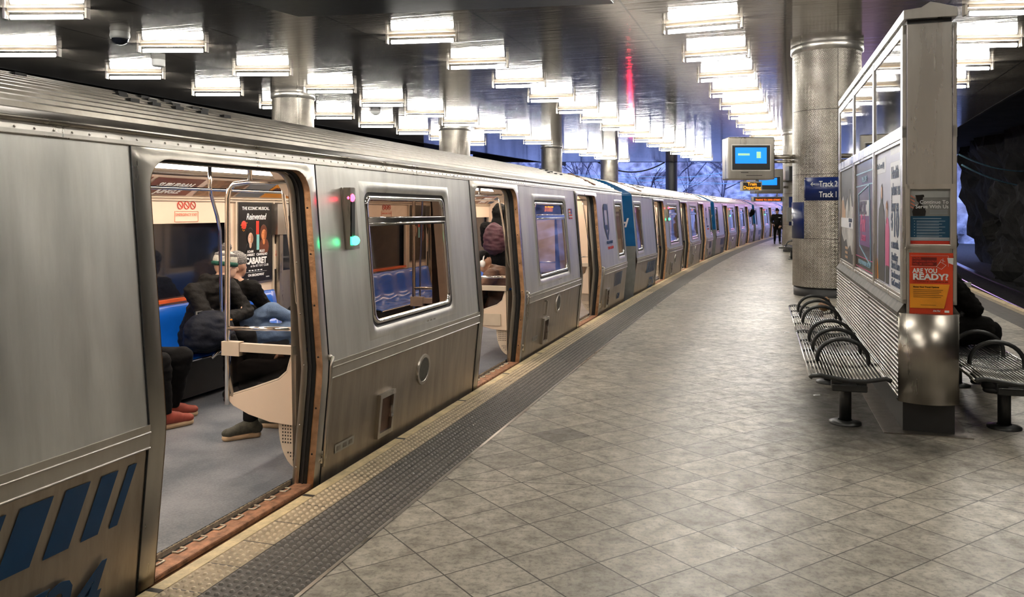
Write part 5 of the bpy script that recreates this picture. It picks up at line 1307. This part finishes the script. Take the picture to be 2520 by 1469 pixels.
# ------------------------------------------------------------------ screens and led signs
def monitor(x0, x1, y, z0, z1, dep, label, sx0, sx1, sz0, sz1, bz):
    root = empty('hanging_monitor', ((x0 + x1) / 2, y, z0)); tag(root, label, 'monitor'); W = (x1 - x0) / 2; H = z1 - z0
    mb = MB(); mb.box(-W, W, 0, dep, 0, H); mb.build('housing', M['kioskl'], root, .02)
    mb = MB(); mb.box(-W * .84, W * .78, -.012, .0, bz - z0, sz1 - z0 + .04); mb.build('bezel', M['black'], root, .01)
    mb = MB(); cx_ = (x0 + x1) / 2
    for a, b in (((-W * .86, bz - z0 - .02), (W * .80, bz - z0 - .02)), ((-W * .86, sz1 - z0 + .05), (W * .80, sz1 - z0 + .05)), ((-W * .86, bz - z0 - .02), (-W * .86, sz1 - z0 + .05)), ((W * .80, bz - z0 - .02), (W * .80, sz1 - z0 + .05))): mb.bar((a[0], -.012, a[1]), (b[0], -.012, b[1]), .02, .02)
    mb.build('bezel_rim', M['trimst'], root)
    mb = MB(); mb.box(sx0 - cx_, sx1 - cx_, -.016, -.012, sz0 - z0, sz1 - z0); sc_ = mb.build('screen', M['bluescreen'], root)
    return root, sc_, cx_, z0
m1, sc1, cx1, zb1 = monitor(4.07, 4.95, 15.3, 2.20, 3.00, .45, 'steel boxed monitor with blue screen on an arm from the big column', 4.20, 4.79, 2.50, 2.80, 2.385)
mb = MB(); mb.box(-.26, -.04, -.019, -.016, .45, .49); mb.build('screen_text_bar', M['screenmark'], sc1); mb = MB(); mb.box(.09, .17, -.019, -.016, .40, .52); mb.build('screen_symbol', M['screenmark'], sc1)
mb = MB(); mb.box(-.2, -.06, -.004, 0, .125, .137); mb.box(-.10, .2, -.004, 0, .07, .08); mb.build('small_print', M['black'], m1)
mb = MB(); mb.box(-.02, .02, .20, .22, .8, .8)
a_ = MB(); a_.tube([(.44, .24, .44), (.98, .24, .44)], .045, 14); a_.tube([(.44, .24, .35), (.98, .24, .35)], .03, 12); a_.build('mounting_arm', M['frame'], m1)
m2, sc2, cx2, zb2 = monitor(9.42, 10.55, 31.6, 2.30, 3.25, .6, 'second boxed monitor with blue screen, farther along beside the second column', 9.6, 10.3, 2.62, 2.9, 2.45)
a_ = MB(); a_.tube([(.55, .3, .5), (.85, .3, .5)], .05, 12); a_.tube([(.55, .3, .25), (.85, .3, .25)], .05, 12); a_.build('mounting_arm', M['frame'], m2)
def led(x0, x1, y, z0, z1, lines, mt, sz, label, rods):
    root = empty('led_sign', ((x0 + x1) / 2, y, z0)); tag(root, label, 'sign'); W = (x1 - x0) / 2; H = z1 - z0
    mb = MB(); mb.box(-W, W, 0, .14, 0, H); mb.build('housing', M['trimst'], root, .008)
    mb = MB(); mb.box(-W * .88, W * .88, -.005, 0, H * .14, H * .86); mb.build('display', M['black'], root)
    for i, t_ in enumerate(lines): text('led_text', t_, sz, mt, root, frame_m((0, -.007, H * .86 - (i + 1) * (H * .72) / len(lines) + H * .06), (1, 0, 0), (0, 0, 1)), 'CENTER', ext=.001, bold=.0006)
    if rods:
        for s_ in (-.6, .6): mb = MB(); mb.tube([(W * s_, .07, H), (W * s_, .07, H + rods)], .025, 8); mb.build('hanger', M['frame'], root)
led(4.33, 4.71, 15.3, 1.985, 2.165, ('Train', 'Departing'), M['amberled'], .082, 'small LED sign reading Train Departing under the near monitor', .04)
led(9.33, 10.58, 31.6, 1.98, 2.17, ('TRAINS TO 33RD STREET',), M['orangeled'], .088, 'long narrow LED sign with orange text under the farther monitor', .14)
bx = MB(); bx.box(10.72, 10.95, 31.45, 31.86, 2.78, 3.35); tag(bx.build('speaker_box', M['black'], bevel=.02), 'small black speaker box on the left of the second column', 'speaker')
cb = MB(); cb.box(10.66, 10.86, 31.40, 31.58, 1.2, 1.75); tag(cb.build('call_box', M['grey'], bevel=.01), 'grey call box on the second column above the distant bench', 'call box')
# litter on the floor
def scrap(x, y, s, label):
    mb = MB(); mb.add([(0, 0, .003), (s, .01, .004), (s * 1.1, s * .6, .012), (s * .1, s * .7, .004), (s * .55, s * .3, .016)], [(0, 1, 4), (1, 2, 4), (2, 3, 4), (3, 0, 4)])
    o = mb.build('paper_scrap', M['white']); o.location = (x, y, 0); tag(o, label, 'litter')
def ground(px, py): Y = 3200 / (py - 520); return ((px - 1260) / 2000 * Y, Y)
scrap(*ground(2003, 975), .06, 'white paper scrap on the floor before the near bench post')
scrap(*ground(1931, 820), .07, 'small white scrap on the floor left of the farther bench')
bg = blob('paper_bag', [('e', (0, 0, .06), (.07, .10, .06)), ('e', (.03, .05, .11), (.04, .05, .05)), ('e', (-.04, -.04, .05), (.05, .05, .05))], M['tan'], None, .012, 2, disp=.02, dscale=30)
bg.location = KP(-.42, 3.95, .41); tag(bg, 'crumpled brown paper bag on the far end of the left benches', 'bag')

# ------------------------------------------------------------------ people
V = Vector
def rotm(f, up=(0, 0, 1)):
    f = V(f).normalized(); u = V(up); r = f.cross(u).normalized(); u = r.cross(f).normalized()
    return Matrix((f, -r, u)).transposed()       # local x = forward, y = left, z = up
def hand_parts(p, d, n, s=1.0, curl=.7):
    """palm and five unequal bent fingers; p wrist, d pointing direction, n palm-side normal"""
    d = V(d).normalized(); n = V(n); n = (n - d * n.dot(d)).normalized(); sd = d.cross(n); out = []
    p = V(p)
    out.append(('c', p, .026 * s, p + d * .035 * s, .030 * s)); out.append(('c', p + d * .04 * s + sd * .018 * s, .020 * s, p + d * .078 * s + sd * .022 * s, .017 * s)); out.append(('c', p + d * .04 * s - sd * .018 * s, .020 * s, p + d * .075 * s - sd * .022 * s, .016 * s))
    for k, (o, l) in enumerate(((.031, .070), (.011, .080), (-.010, .074), (-.030, .058))):
        b = p + d * .082 * s + sd * o * s; a1 = curl * .5; a2 = curl * 1.3
        m1 = b + (d * cos(a1) + n * sin(a1)) * l * .45 * s; m2 = m1 + (d * cos(a2) + n * sin(a2)) * l * .32 * s; m3 = m2 + (d * cos(a2 * 1.5) + n * sin(a2 * 1.5)) * l * .25 * s
        out += [('c', b, .0095 * s, m1, .009 * s), ('c', m1, .009 * s, m2, .0085 * s), ('c', m2, .0085 * s, m3, .0075 * s)]
    b = p + d * .03 * s + sd * .028 * s; t1 = b + (d * .6 + sd * .6 + n * .35).normalized() * .035 * s; t2 = t1 + (d * .85 + sd * .1 + n * .45).normalized() * .03 * s
    out += [('c', b, .014 * s, t1, .012 * s), ('c', t1, .012 * s, t2, .009 * s)]
    return out
def person(base, rz, J, label, group=None, coat=None, legs=None, shoe=None, skin=None, hat=None, voxel=.012, hood=False, bulk=1.0, hands=True, face=None, long=False, palm=(0, 0, -1)):
    """J: joint positions in a frame standing on base, x forward along rz"""
    root = empty('person', base, rz); tag(root, label, 'person', group)
    j = {k: V(v) for k, v in J.items()}; F = V(J['face']).normalized(); H = j['head']; rm = rotm(F)
    at = lambda x, y, z: H + rm @ V((x, y, z))
    parts = [('e', H + rm @ V((-.01, 0, .015)), (.098, .078, .105), rm), ('e', at(.025, 0, -.045), (.070, .060, .070), rm), ('e', at(.055, 0, -.085), (.030, .032, .026), rm),
             ('c', at(.090, 0, .015), .010, at(.106, 0, -.022), .015), ('e', at(0, .078, -.01), (.018, .008, .030), rm), ('e', at(0, -.078, -.01), (.018, .008, .030), rm),
             ('c', at(.083, .020, -.060), .008, at(.083, -.020, -.060), .008), ('c', at(.08, .035, .032), .010, at(.08, -.035, .032), .010),
             ('c', H + V((0, 0, -.06)), .052, j['neck'], .058), ('c', j['neck'], .07, j['chest'], .11), ('c', j['chest'], .11, j['pelvis'], .12)]
    for s in 'LR':
        parts += [('c', j['neck'], .05, j['sh' + s], .045), ('c', j['sh' + s], .044, j['el' + s], .036), ('c', j['el' + s], .034, j['ha' + s], .025), ('c', j['pelvis'], .09, j['hip' + s], .075), ('c', j['hip' + s], .07, j['kn' + s], .05), ('c', j['kn' + s], .048, j['an' + s], .034), ('c', j['an' + s], .030, j['to' + s] + V((0, 0, -.012)), .020)]
        if hands: parts += hand_parts(j['ha' + s], j['ha' + s] - j['el' + s], palm, 1.0)
    blob('body', parts, skin or M['skin'], root, .009 if voxel < .014 else voxel, 3)
    e = MB()
    for y in (.030, -.030): e.sph(at(.086, y, .012), .009, n=8)
    e.build('eyes', M['posterblack'], root)
    # coat
    b = bulk; cp_ = [('c', j['neck'] + (j['chest'] - j['neck']) * .15, .095 * b, j['chest'], .165 * b), ('c', j['chest'], .165 * b, j['pelvis'], .175 * b)]
    c_mid = (j['shL'] + j['shR']) / 2; cp_ += [('c', j['shL'], .085 * b, j['shR'], .085 * b), ('e', (c_mid + j['chest']) / 2, (.15 * b, .2 * b, .16 * b))]
    for s in 'LR':
        w_ = j['ha' + s] + (j['el' + s] - j['ha' + s]).normalized() * .015
        cp_ += [('c', j['sh' + s], .088 * b, j['el' + s], .066 * b), ('c', j['el' + s], .066 * b, w_, .045 * b), ('c', j['pelvis'], .15 * b, j['hip' + s], .125 * b)]
        if long: cp_ += [('c', j['hip' + s], .13 * b, j['kn' + s] * .75 + j['hip' + s] * .25, .11 * b)]
    if hood == 'up': cp_ += [('e', H + rm @ V((-.02, 0, .02)), (.135, .118, .142), rm), ('c', j['neck'], .12, H + V((0, 0, -.05)), .10)]
    elif hood: cp_ += [('c', j['neck'] + V((-.09, .05, .02)), .055, j['neck'] + V((-.09, -.05, .02)), .055), ('c', j['neck'] + V((.0, .09, .02)), .05, j['neck'] + V((-.08, .05, .03)), .055), ('c', j['neck'] + V((.0, -.09, .02)), .05, j['neck'] + V((-.08, -.05, .03)), .055), ('e', j['neck'] + V((-.10, 0, -.05)), (.08, .12, .10))]
    blob('coat', cp_, coat or M['coat'], root, voxel, 3, disp=.011 * min(b, 1.1), dscale=15)
    tp = []
    for s in 'LR': tp += [('c', j['pelvis'] + V((0, 0, -.03)), .125, j['hip' + s], .105), ('c', j['hip' + s], .105, j['kn' + s], .070), ('c', j['kn' + s], .070, j['an' + s] + (j['kn' + s] - j['an' + s]).normalized() * .04, .052)]
    blob('trousers', tp, legs or M['blacktr'], root, voxel, 3, disp=.010, dscale=12)
    for s in 'LR':
        a, t = j['an' + s], j['to' + s]; f = (t - a); f.z = 0; f.normalize(); lo = min(a.z, t.z) ; rs = rotm(f)
        ctr = a.lerp(t, .5)
        up_ = [('c', a + V((0, 0, -.01)), .048, a + V((0, 0, .035)), .046), ('c', a + V((0, 0, -.018)), .047, t + V((0, 0, -.002)), .036), ('c', a, .044, a.lerp(t, .6) + V((0, 0, .004)), .036), ('e', t + V((0, 0, -.002)), (.055, .042, .034), rs), ('e', a - f * .03 + V((0, 0, -.03)), (.05, .040, .045), rs)]
        so = blob('shoe', up_, shoe or M['black'], root, .010, 3)
        zf = t.z - .040
        sl = [('c', a - f * .035 + V((0, 0, zf - a.z + .006)), .034, t + f * .015 + V((0, 0, zf - t.z + .006)), .038)]
        s2 = blob('sole', sl, M['solem'] if shoe in (M['shoegrey'], M['shoered']) else M['black'], so, .010, 2)
        for v in s2.data.vertices: v.co.z = zf + .008 + (v.co.z - zf - .006) * .80
        lc = MB()
        for k in range(4):
            p_ = a.lerp(t, .25 + k * .16) + V((0, 0, .018 + .012 * (3 - k) / 3)); q_ = rs @ V((0, .024, 0)); lc.tube([p_ - q_, p_ + V((0, 0, .012)), p_ + q_], .004, 5)
        lc.build('laces', M['white'] if shoe is M['shoered'] else M['black'], so)
    if hat:
        kind, m1_, m2_, m3_ = hat
        hp = MB(); up = V((0, 0, 1))
        hp2 = blob('knit_hat', [('e', at(-.015, 0, .055), (.108, .090, .085), rm), ('c', at(-.06, 0, .03), .06, at(.03, 0, .05), .06)], m1_, root, .010, 3, disp=.004, dscale=60)
        if m2_:
            bd = MB(); n = 24
            bd.tube([at(-.015 + .098 * cos(2 * pi * i / n), .084 * sin(2 * pi * i / n), .022) for i in range(n)], .020, 8, closed=True); bd.build('hat_band', m2_, hp2)
            bd = MB(); bd.tube([at(-.015 + .082 * cos(2 * pi * i / n), .068 * sin(2 * pi * i / n), .100) for i in range(n)], .016, 8, closed=True); bd.build('hat_stripe', M['knitg'], hp2)
        if m3_:
            pm = MB(); rr = random.Random(3)
            c_ = at(-.02, 0, .165)
            for k in range(140):
                dv_ = V((rr.gauss(0, 1), rr.gauss(0, 1), rr.gauss(0, 1))).normalized(); pm.tube([c_, c_ + dv_ * (.038 + .012 * rr.random())], [.007, .004], 4)
            pm.build('pompom', m3_, hp2)
    return root, j, at
M['green'] = plain('dark_green_knit', (.006, .075, .05), .85, 0, .3, 60, .6, 200)
M['knitw'] = plain('off_white_knit', (.62, .60, .52), .9, 0, .2, 60, .8, 200)
M['knitg'] = plain('flecked_grey_knit', (.20, .19, .18), .9, 0, .8, 90, .8, 200)
M['shoered'] = plain('brick_red_suede', (.28, .05, .03), .7, 0, .2, 20)
M['shoegrey'] = plain('olive_grey_mesh', (.045, .045, .032), .7, 0, .4, 40, .4, 200)
M['solem'] = plain('tan_rubber_sole', (.50, .36, .22), .6)
M['browncoat'] = plain('brown_coat_cloth', (.10, .05, .028), .75, 0, .35, 7, .7, 15)
M['maroon'] = plain('maroon_pack_cloth', (.055, .015, .022), .7, 0, .3, 8, .5, 20)
M['bagcloth'] = plain('dark_navy_bag_cloth', (.006, .008, .015), .7, 0, .3, 7, .6, 30, spec=.18)
co, cd, cn_ = CARS[0]; crz = atan2(cd.y, cd.x)
def car_person(l, w, J, *a, **k):
    """J given in car coordinates (along, inward, up); turned to a frame whose x axis runs along the car"""
    p = CP(0, l, w, 0.018); J2 = {}
    for q, v in J.items(): J2[q] = v if q == 'face' else (v[0] - l, v[1] - w, v[2] - .018)
    return person(p, crz, J2, *a, **k)
# A: bobble-hat passenger in a dark coat, arms folded, bag on lap
A = dict(pelvis=(5.72, 2.20, .50), chest=(5.74, 2.10, .80), neck=(5.78, 2.05, .98), head=(5.88, 2.02, 1.115), face=(.75, -.45, -.12), shL=(5.55, 2.10, .92), shR=(5.97, 2.06, .92), elL=(5.52, 1.93, .70), elR=(6.02, 1.90, .70), haL=(5.90, 1.90, .70), haR=(5.68, 1.90, .66),
         hipL=(5.62, 2.12, .49), hipR=(5.82, 2.12, .49), knL=(5.55, 1.74, .52), knR=(5.80, 1.72, .52), anL=(5.55, 1.72, .105), anR=(5.78, 1.68, .105), toL=(5.56, 1.60, .065), toR=(5.80, 1.56, .065))
car_person(5.72, 1.95, A, 'person in dark hooded coat and green and white bobble hat on blue bench', 'passengers on the far bench', coat=M['coatb'], legs=M['blacktr'], shoe=M['black'], skin=M['skinl'], hat=(1, M['knitw'], M['green'], M['knitg']), hood=True, bulk=.93, palm=(0, 1, 0))
# B: neighbour in flecked knit hat, jeans, one leg up along the bench
B = dict(pelvis=(6.14, 2.20, .50), chest=(6.12, 2.14, .80), neck=(6.12, 2.12, .97), head=(6.17, 2.12, 1.10), face=(1, -.15, -.05), shL=(6.10, 2.32, .91), shR=(6.16, 1.95, .90), elL=(6.34, 2.30, .70), elR=(6.36, 1.92, .66), haL=(6.48, 2.12, .66), haR=(6.50, 2.06, .70),
         hipL=(6.12, 2.10, .48), hipR=(6.12, 2.00, .48), knL=(6.24, 1.80, .70), knR=(6.34, 1.62, .50), anL=(6.48, 1.60, .55), anR=(6.40, 1.58, .105), toL=(6.60, 1.55, .50), toR=(6.46, 1.46, .065))
car_person(6.14, 2.0, B, 'person in black jacket, flecked knit hat and blue jeans with one knee raised', 'passengers on the far bench', coat=M['coat'], legs=M['jeans'], shoe=M['black'], skin=M['skin'], hat=(1, M['knitg'], None, None), hood=False, bulk=.9, palm=(0, -1, 0))
# C: legs and red shoes past the door edge
C_ = dict(pelvis=(4.62, 2.22, .50), chest=(4.60, 2.18, .80), neck=(4.60, 2.12, .98), head=(4.60, 2.06, 1.13), face=(.1, -1, -.2), shL=(4.80, 2.14, .92), shR=(4.40, 2.14, .92), elL=(4.84, 1.98, .72), elR=(4.38, 1.98, .72), haL=(4.70, 1.78, .64), haR=(4.52, 1.78, .64),
          hipL=(4.74, 2.12, .48), hipR=(4.50, 2.12, .48), knL=(4.86, 1.62, .52), knR=(4.60, 1.60, .52), anL=(4.90, 1.76, .115), anR=(4.66, 1.62, .115), toL=(5.04, 1.70, .072), toR=(4.82, 1.56, .072))
car_person(4.62, 1.95, C_, 'person in black trousers and brick red shoes half hidden by the door edge', 'passengers on the far bench', coat=M['coat'], legs=M['blacktr'], shoe=M['shoered'], skin=M['skin'])
# D: near bench, only legs and one shoe seen under the screen
D = dict(pelvis=(4.80, .38, .50), chest=(4.82, .34, .80), neck=(4.82, .33, .98), head=(4.84, .37, 1.12), face=(.1, 1, -.2), shL=(4.66, .33, .92), shR=(5.00, .33, .92), elL=(4.62, .42, .70), elR=(5.02, .44, .70), haL=(4.72, .64, .62), haR=(4.86, .64, .62),
         hipL=(4.68, .54, .48), hipR=(4.88, .54, .48), knL=(4.66, .92, .50), knR=(4.92, .92, .50), anL=(4.68, .90, .112), anR=(4.96, .86, .112), toL=(4.57, 1.00, .070), toR=(4.94, 1.00, .070))
car_person(4.78, .70, D, 'person with olive grey running shoe seated behind the glass draft screen', 'passengers on the near bench', coat=M['coat'], legs=M['blacktr'], shoe=M['shoegrey'], skin=M['skinl'])
# E: standing with a maroon backpack, back to the camera
Es = dict(pelvis=(11.10, 1.28, .93), chest=(11.12, 1.27, 1.22), neck=(11.14, 1.26, 1.42), head=(11.18, 1.26, 1.56), face=(1, .2, -.2), shL=(11.12, 1.46, 1.36), shR=(11.12, 1.08, 1.36), elL=(11.22, 1.50, 1.12), elR=(11.24, 1.04, 1.12), haL=(11.42, 1.36, 1.15), haR=(11.42, 1.18, 1.15),
          hipL=(11.10, 1.37, .90), hipR=(11.10, 1.18, .90), knL=(11.14, 1.38, .50), knR=(11.12, 1.17, .50), anL=(11.10, 1.40, .10), anR=(11.06, 1.16, .10), toL=(11.24, 1.42, .062), toR=(11.20, 1.16, .062))
car_person(11.1, 1.27, Es, 'standing person in dark hooded jacket seen from behind through the middle doorway', 'standing passengers', coat=M['coat'], legs=M['blacktr'], shoe=M['black'], hood='up', voxel=.016)
def bag(name, c, r, mat, label, cat, rot=None, strap=None, logo=None):
    root = empty(name, CP(0, c[0], c[1], c[2] - r[2]), crz); tag(root, label, cat)
    blob('body', [('e', (0, 0, r[2]), r), ('e', (0, 0, r[2] * .6), (r[0] * 1.02, r[1] * 1.0, r[2] * .55)), ('e', (0, -r[1] * .5, r[2] * .8), (r[0] * .7, r[1] * .7, r[2] * .5))], mat, root, .014, 3, disp=.014, dscale=13)
    if strap:
        mb = MB(); mb.tube(strap, .012, 6); mb.build('strap', M['black'], root)
    if logo: mb = MB(); mb.box(*logo); mb.build('orange_tag', M['yellow'], root)
    return root
bag('backpack', (10.93, 1.26, 1.20), (.13, .17, .24), M['maroon'], 'maroon backpack worn by the standing person in the middle doorway', 'backpack')
bag('shoulder_bag', (5.50, 1.90, .60), (.25, .17, .175), M['bagcloth'], 'big dark navy bag on the lap of the bobble hat passenger', 'bag', strap=[(-.2, -.05, .22), (-.1, .05, .34), (.1, .05, .34), (.2, -.05, .22)], logo=(.02, .10, -.155, -.145, .262, .272))
bag('backpack', (6.98, 1.98, .53), (.16, .14, .15), M['coat'], 'black backpack on the blue bench right of the jeans', 'backpack', strap=[(-.1, -.12, .12), (-.12, -.14, .2), (0, -.13, .28), (.1, -.12, .2)])
# F: hunched passenger in brown coat near the middle doorway
Fp = dict(pelvis=(8.98, .46, .50), chest=(8.99, .52, .74), neck=(9.0, .62, .90), head=(8.97, .72, .99), face=(-.25, 1, -.9), shL=(8.80, .56, .85), shR=(9.18, .56, .85), elL=(8.76, .70, .62), elR=(9.2, .72, .62), haL=(8.90, .88, .64), haR=(9.04, .88, .64),
          hipL=(8.88, .56, .48), hipR=(9.08, .56, .48), knL=(8.86, .96, .50), knR=(9.10, .96, .50), anL=(8.86, .94, .105), anR=(9.10, .94, .105), toL=(8.86, 1.07, .065), toR=(9.10, 1.07, .065))
car_person(8.98, .75, Fp, 'hunched person in brown coat with white headphones by the middle doorway', 'passengers on the near bench', coat=M['browncoat'], legs=M['blacktr'], shoe=M['black'], skin=M['skinl'], hat=(1, M['blacktr'], None, None))
hr = empty('headphones', CP(0, 8.97, .70, .99), crz); tag(hr, 'white headphones on the hunched passenger in brown', 'headphones')
for s_ in (-1, 1): mb = MB(); mb.sph((s_ * .088, .0, -.01), 1, (.022, .04, .045), n=12); mb.build('ear_cup', M['white'], hr)
mb = MB(); mb.tube([(.095 * cos(pi * i / 12), -.01, .105 * sin(pi * i / 12)) for i in range(13)], .010, 8); mb.build('headband', M['white'], hr)
# platform figures
def stand(x, y, rz, label, coat, legs, shoe, f=(1, 0, 0), walk=.08, hat=None, voxel=.018, skin=None, hgt=1.0):
    h = hgt
    J = dict(pelvis=(0, 0, .93 * h), chest=(.01, 0, 1.22 * h), neck=(.02, 0, 1.44 * h), head=(.03, 0, 1.60 * h), face=f, shL=(0, .19, 1.38 * h), shR=(0, -.19, 1.38 * h), elL=(.02, .27, 1.12 * h), elR=(.02, -.27, 1.12 * h), haL=(.16, .20, .98 * h), haR=(.16, -.20, .98 * h),
             hipL=(0, .09, .90 * h), hipR=(0, -.09, .90 * h), knL=(walk, .10, .50 * h), knR=(-walk * .2, -.10, .50 * h), anL=(walk * 1.2, .11, .09), anR=(-walk, -.11, .09), toL=(walk * 1.2 + .13, .13, .055), toR=(-walk + .13, -.13, .055))
    return person((x, y, 0), rz, J, label, 'people far along the platform', coat=coat, legs=legs, shoe=shoe, hat=hat, voxel=voxel, skin=skin)
o_, _, _ = stand(13.05, 40.0, R(-100), 'person in black uniform jacket and trousers walking far down the platform', M['coat'], M['blacktr'], M['black'], hat=(1, M['coat'], None, None))
mb = MB(); mb.box(.15, .17, .04, .14, 1.28, 1.31); mb.build('chest_patch', M['white'], o_)
stand(11.82, 35.2, R(170), 'person in dark trousers standing partly behind the second column', M['coat'], M['grey'], M['white'], hat=(1, M['coat'], None, None))
# conductor leaning out near the end of the third car
o2, d2, n2 = CARS[2]; p2 = CP(2, 13.0, -.02, 0)
hr_ = atan2(-n2.y, -n2.x)
cj = dict(pelvis=(-.42, 0, .95), chest=(-.30, 0, 1.22), neck=(-.02, 0, 1.42), head=(.14, 0, 1.56), face=(.5, .8, 0), shL=(-.12, .18, 1.36), shR=(-.12, -.18, 1.36), elL=(-.15, .28, 1.16), elR=(-.15, -.28, 1.16), haL=(-.2, .2, 1.02), haR=(-.2, -.2, 1.02),
          hipL=(-.42, .1, .92), hipR=(-.42, -.1, .92), knL=(-.42, .1, .5), knR=(-.42, -.1, .5), anL=(-.42, .1, .11), anR=(-.42, -.1, .11), toL=(-.30, .1, .07), toR=(-.30, -.1, .07))
person(p2, hr_, cj, 'person in dark cap leaning out of the third car to look along the train', coat=M['coat'], legs=M['blacktr'], shoe=M['black'], hood='up', voxel=.02, hands=False)
# seated figure on the right of the kiosk
Jr = dict(pelvis=(-.02, 0, .55), chest=(.02, .02, .86), neck=(.03, 0, 1.10), head=(.06, .02, 1.28), face=(1, .1, -.5), shL=(.04, .2, 1.01), shR=(.04, -.2, .99), elL=(.24, .24, .74), elR=(.26, -.20, .74), haL=(.14, .08, .80), haR=(.10, -.14, .90),
          hipL=(.04, .11, .53), hipR=(.04, -.12, .53), knL=(.40, .16, .56), knR=(.42, -.16, .56), anL=(.38, .18, .10), anR=(.40, -.18, .10), toL=(.52, .20, .06), toR=(.54, -.2, .06))
p = KP(.38, 1.80); pr, _, _ = person(p, -KA, Jr, 'person in long black hooded coat seated behind the kiosk looking down', 'people seated beside the kiosk', coat=M['coat'], legs=M['blacktr'], shoe=M['black'], hood='up', bulk=1.22, long=True)
ph = MB(); ph.box(.16, .235, -.235, -.22, .93, .975); po_ = ph.build('phone', M['white'], bevel=.004); po_.location = p; po_.rotation_euler = (0, 0, -KA); tag(po_, 'pale phone held by the person seated behind the kiosk', 'phone')

# ------------------------------------------------------------------ beyond the station
def bare_tree(x, y, h, seed, label):
    rr = random.Random(seed); root = empty('bare_tree', (x, y, -1.2)); tag(root, label, 'tree', 'bare trees on the frosty slope')
    tr_, br = MB(), MB()
    def grow(p, d, l, r, lev):
        pts = [p]; q = p
        for _ in range(4):
            d = (d + V((rr.gauss(0, .14), rr.gauss(0, .14), rr.gauss(0, .08) + .04))).normalized(); q = q + d * l / 4; pts.append(q)
        (tr_ if lev == 0 else br).tube(pts, [r * (1 - .13 * i) for i in range(5)], 5 if lev else 8)
        if lev < 4:
            for k in range(3 if lev else 5):
                b = pts[min(4, 1 + int(rr.random() * 4))]; nd = (d + V((rr.gauss(0, .7), rr.gauss(0, .7), rr.gauss(.1, .4)))).normalized(); grow(b, nd, l * .58, r * .5, lev + 1)
    grow(V((0, 0, 0)), V((0, 0, 1)), h * .5, .11, 0)
    tr_.build('trunk', M['bark'], root); br.build('branches', M['bark'], root)
for i, (px, Y, h) in enumerate(((1190, 66, 12), (1290, 62, 10), (1420, 68, 13), (1560, 60, 9), (1610, 72, 14), (1720, 64, 11), (1770, 74, 13), (1480, 75, 14))):
    bare_tree((px - 1260) / 2000 * Y, Y, h, 20 + i, 'dark bare tree on the frosty slope, %s from the left' % ORD[i])
def cable(name, a, b, sag, r, mat, label, cat='cable', group=None):
    a, b = V(a), V(b); mb = MB(); mb.tube([a.lerp(b, i / 20) - V((0, 0, sag * 4 * (i / 20) * (1 - i / 20))) for i in range(21)], r, 6); tag(mb.build(name, mat), label, cat, group)
cable('drooping_cable', (5.2, 52.4, 5.0), (9.95, 53.0, 4.8), .75, .05, M['black'], 'thick black cable drooping between the columns past the ceiling edge')
for i, (x0, z0, x1, z1, sg) in enumerate(((-6, 4.9, 22, 4.2, .5), (-8, 5.4, 20, 3.8, .9), (0, 4.6, 24, 3.6, .3), (2, 4.0, 20, 5.2, .6), (-4, 4.2, 18, 4.9, .8))):
    cable('overhead_wire', (x0, 58 + i, z0), (x1, 56 + i * 2, z1), sg, .018, M['wire'], 'thin pale overhead wire across the slope, %s from the top' % ORD[i], 'wire', 'overhead wires')
for i, (a, b, sg) in enumerate((((16.5, 30, 3.7), (26, 36, 4.6), .9), ((15.5, 28, 3.2), (27, 36, 4.2), 1.1))):
    cable('overhead_wire', a, b, sg, .03, M['wire'], 'pale drooping wire above the dark rock, %s one' % ('upper', 'lower')[i], 'wire')
sg_ = empty('track_signal', (7.35, 50.5, -1.2)); tag(sg_, 'red track signal on a post behind the far part of the train', 'signal')
mb = MB(); mb.tube([(0, 0, 0), (0, 0, 2.2)], .06, 10); mb.build('post', M['grey'], sg_)
mb = MB(); mb.box(-.16, .16, .0, .2, 2.15, 3.0); mb.build('signal_head', M['black'], sg_, .01)
mb = MB(); mb.sph((0, -.01, 2.75), 1, (.10, .04, .10), n=12); mb.build('red_lamp', emit('red_signal_lamp', (1.0, .01, .05), 160), sg_)
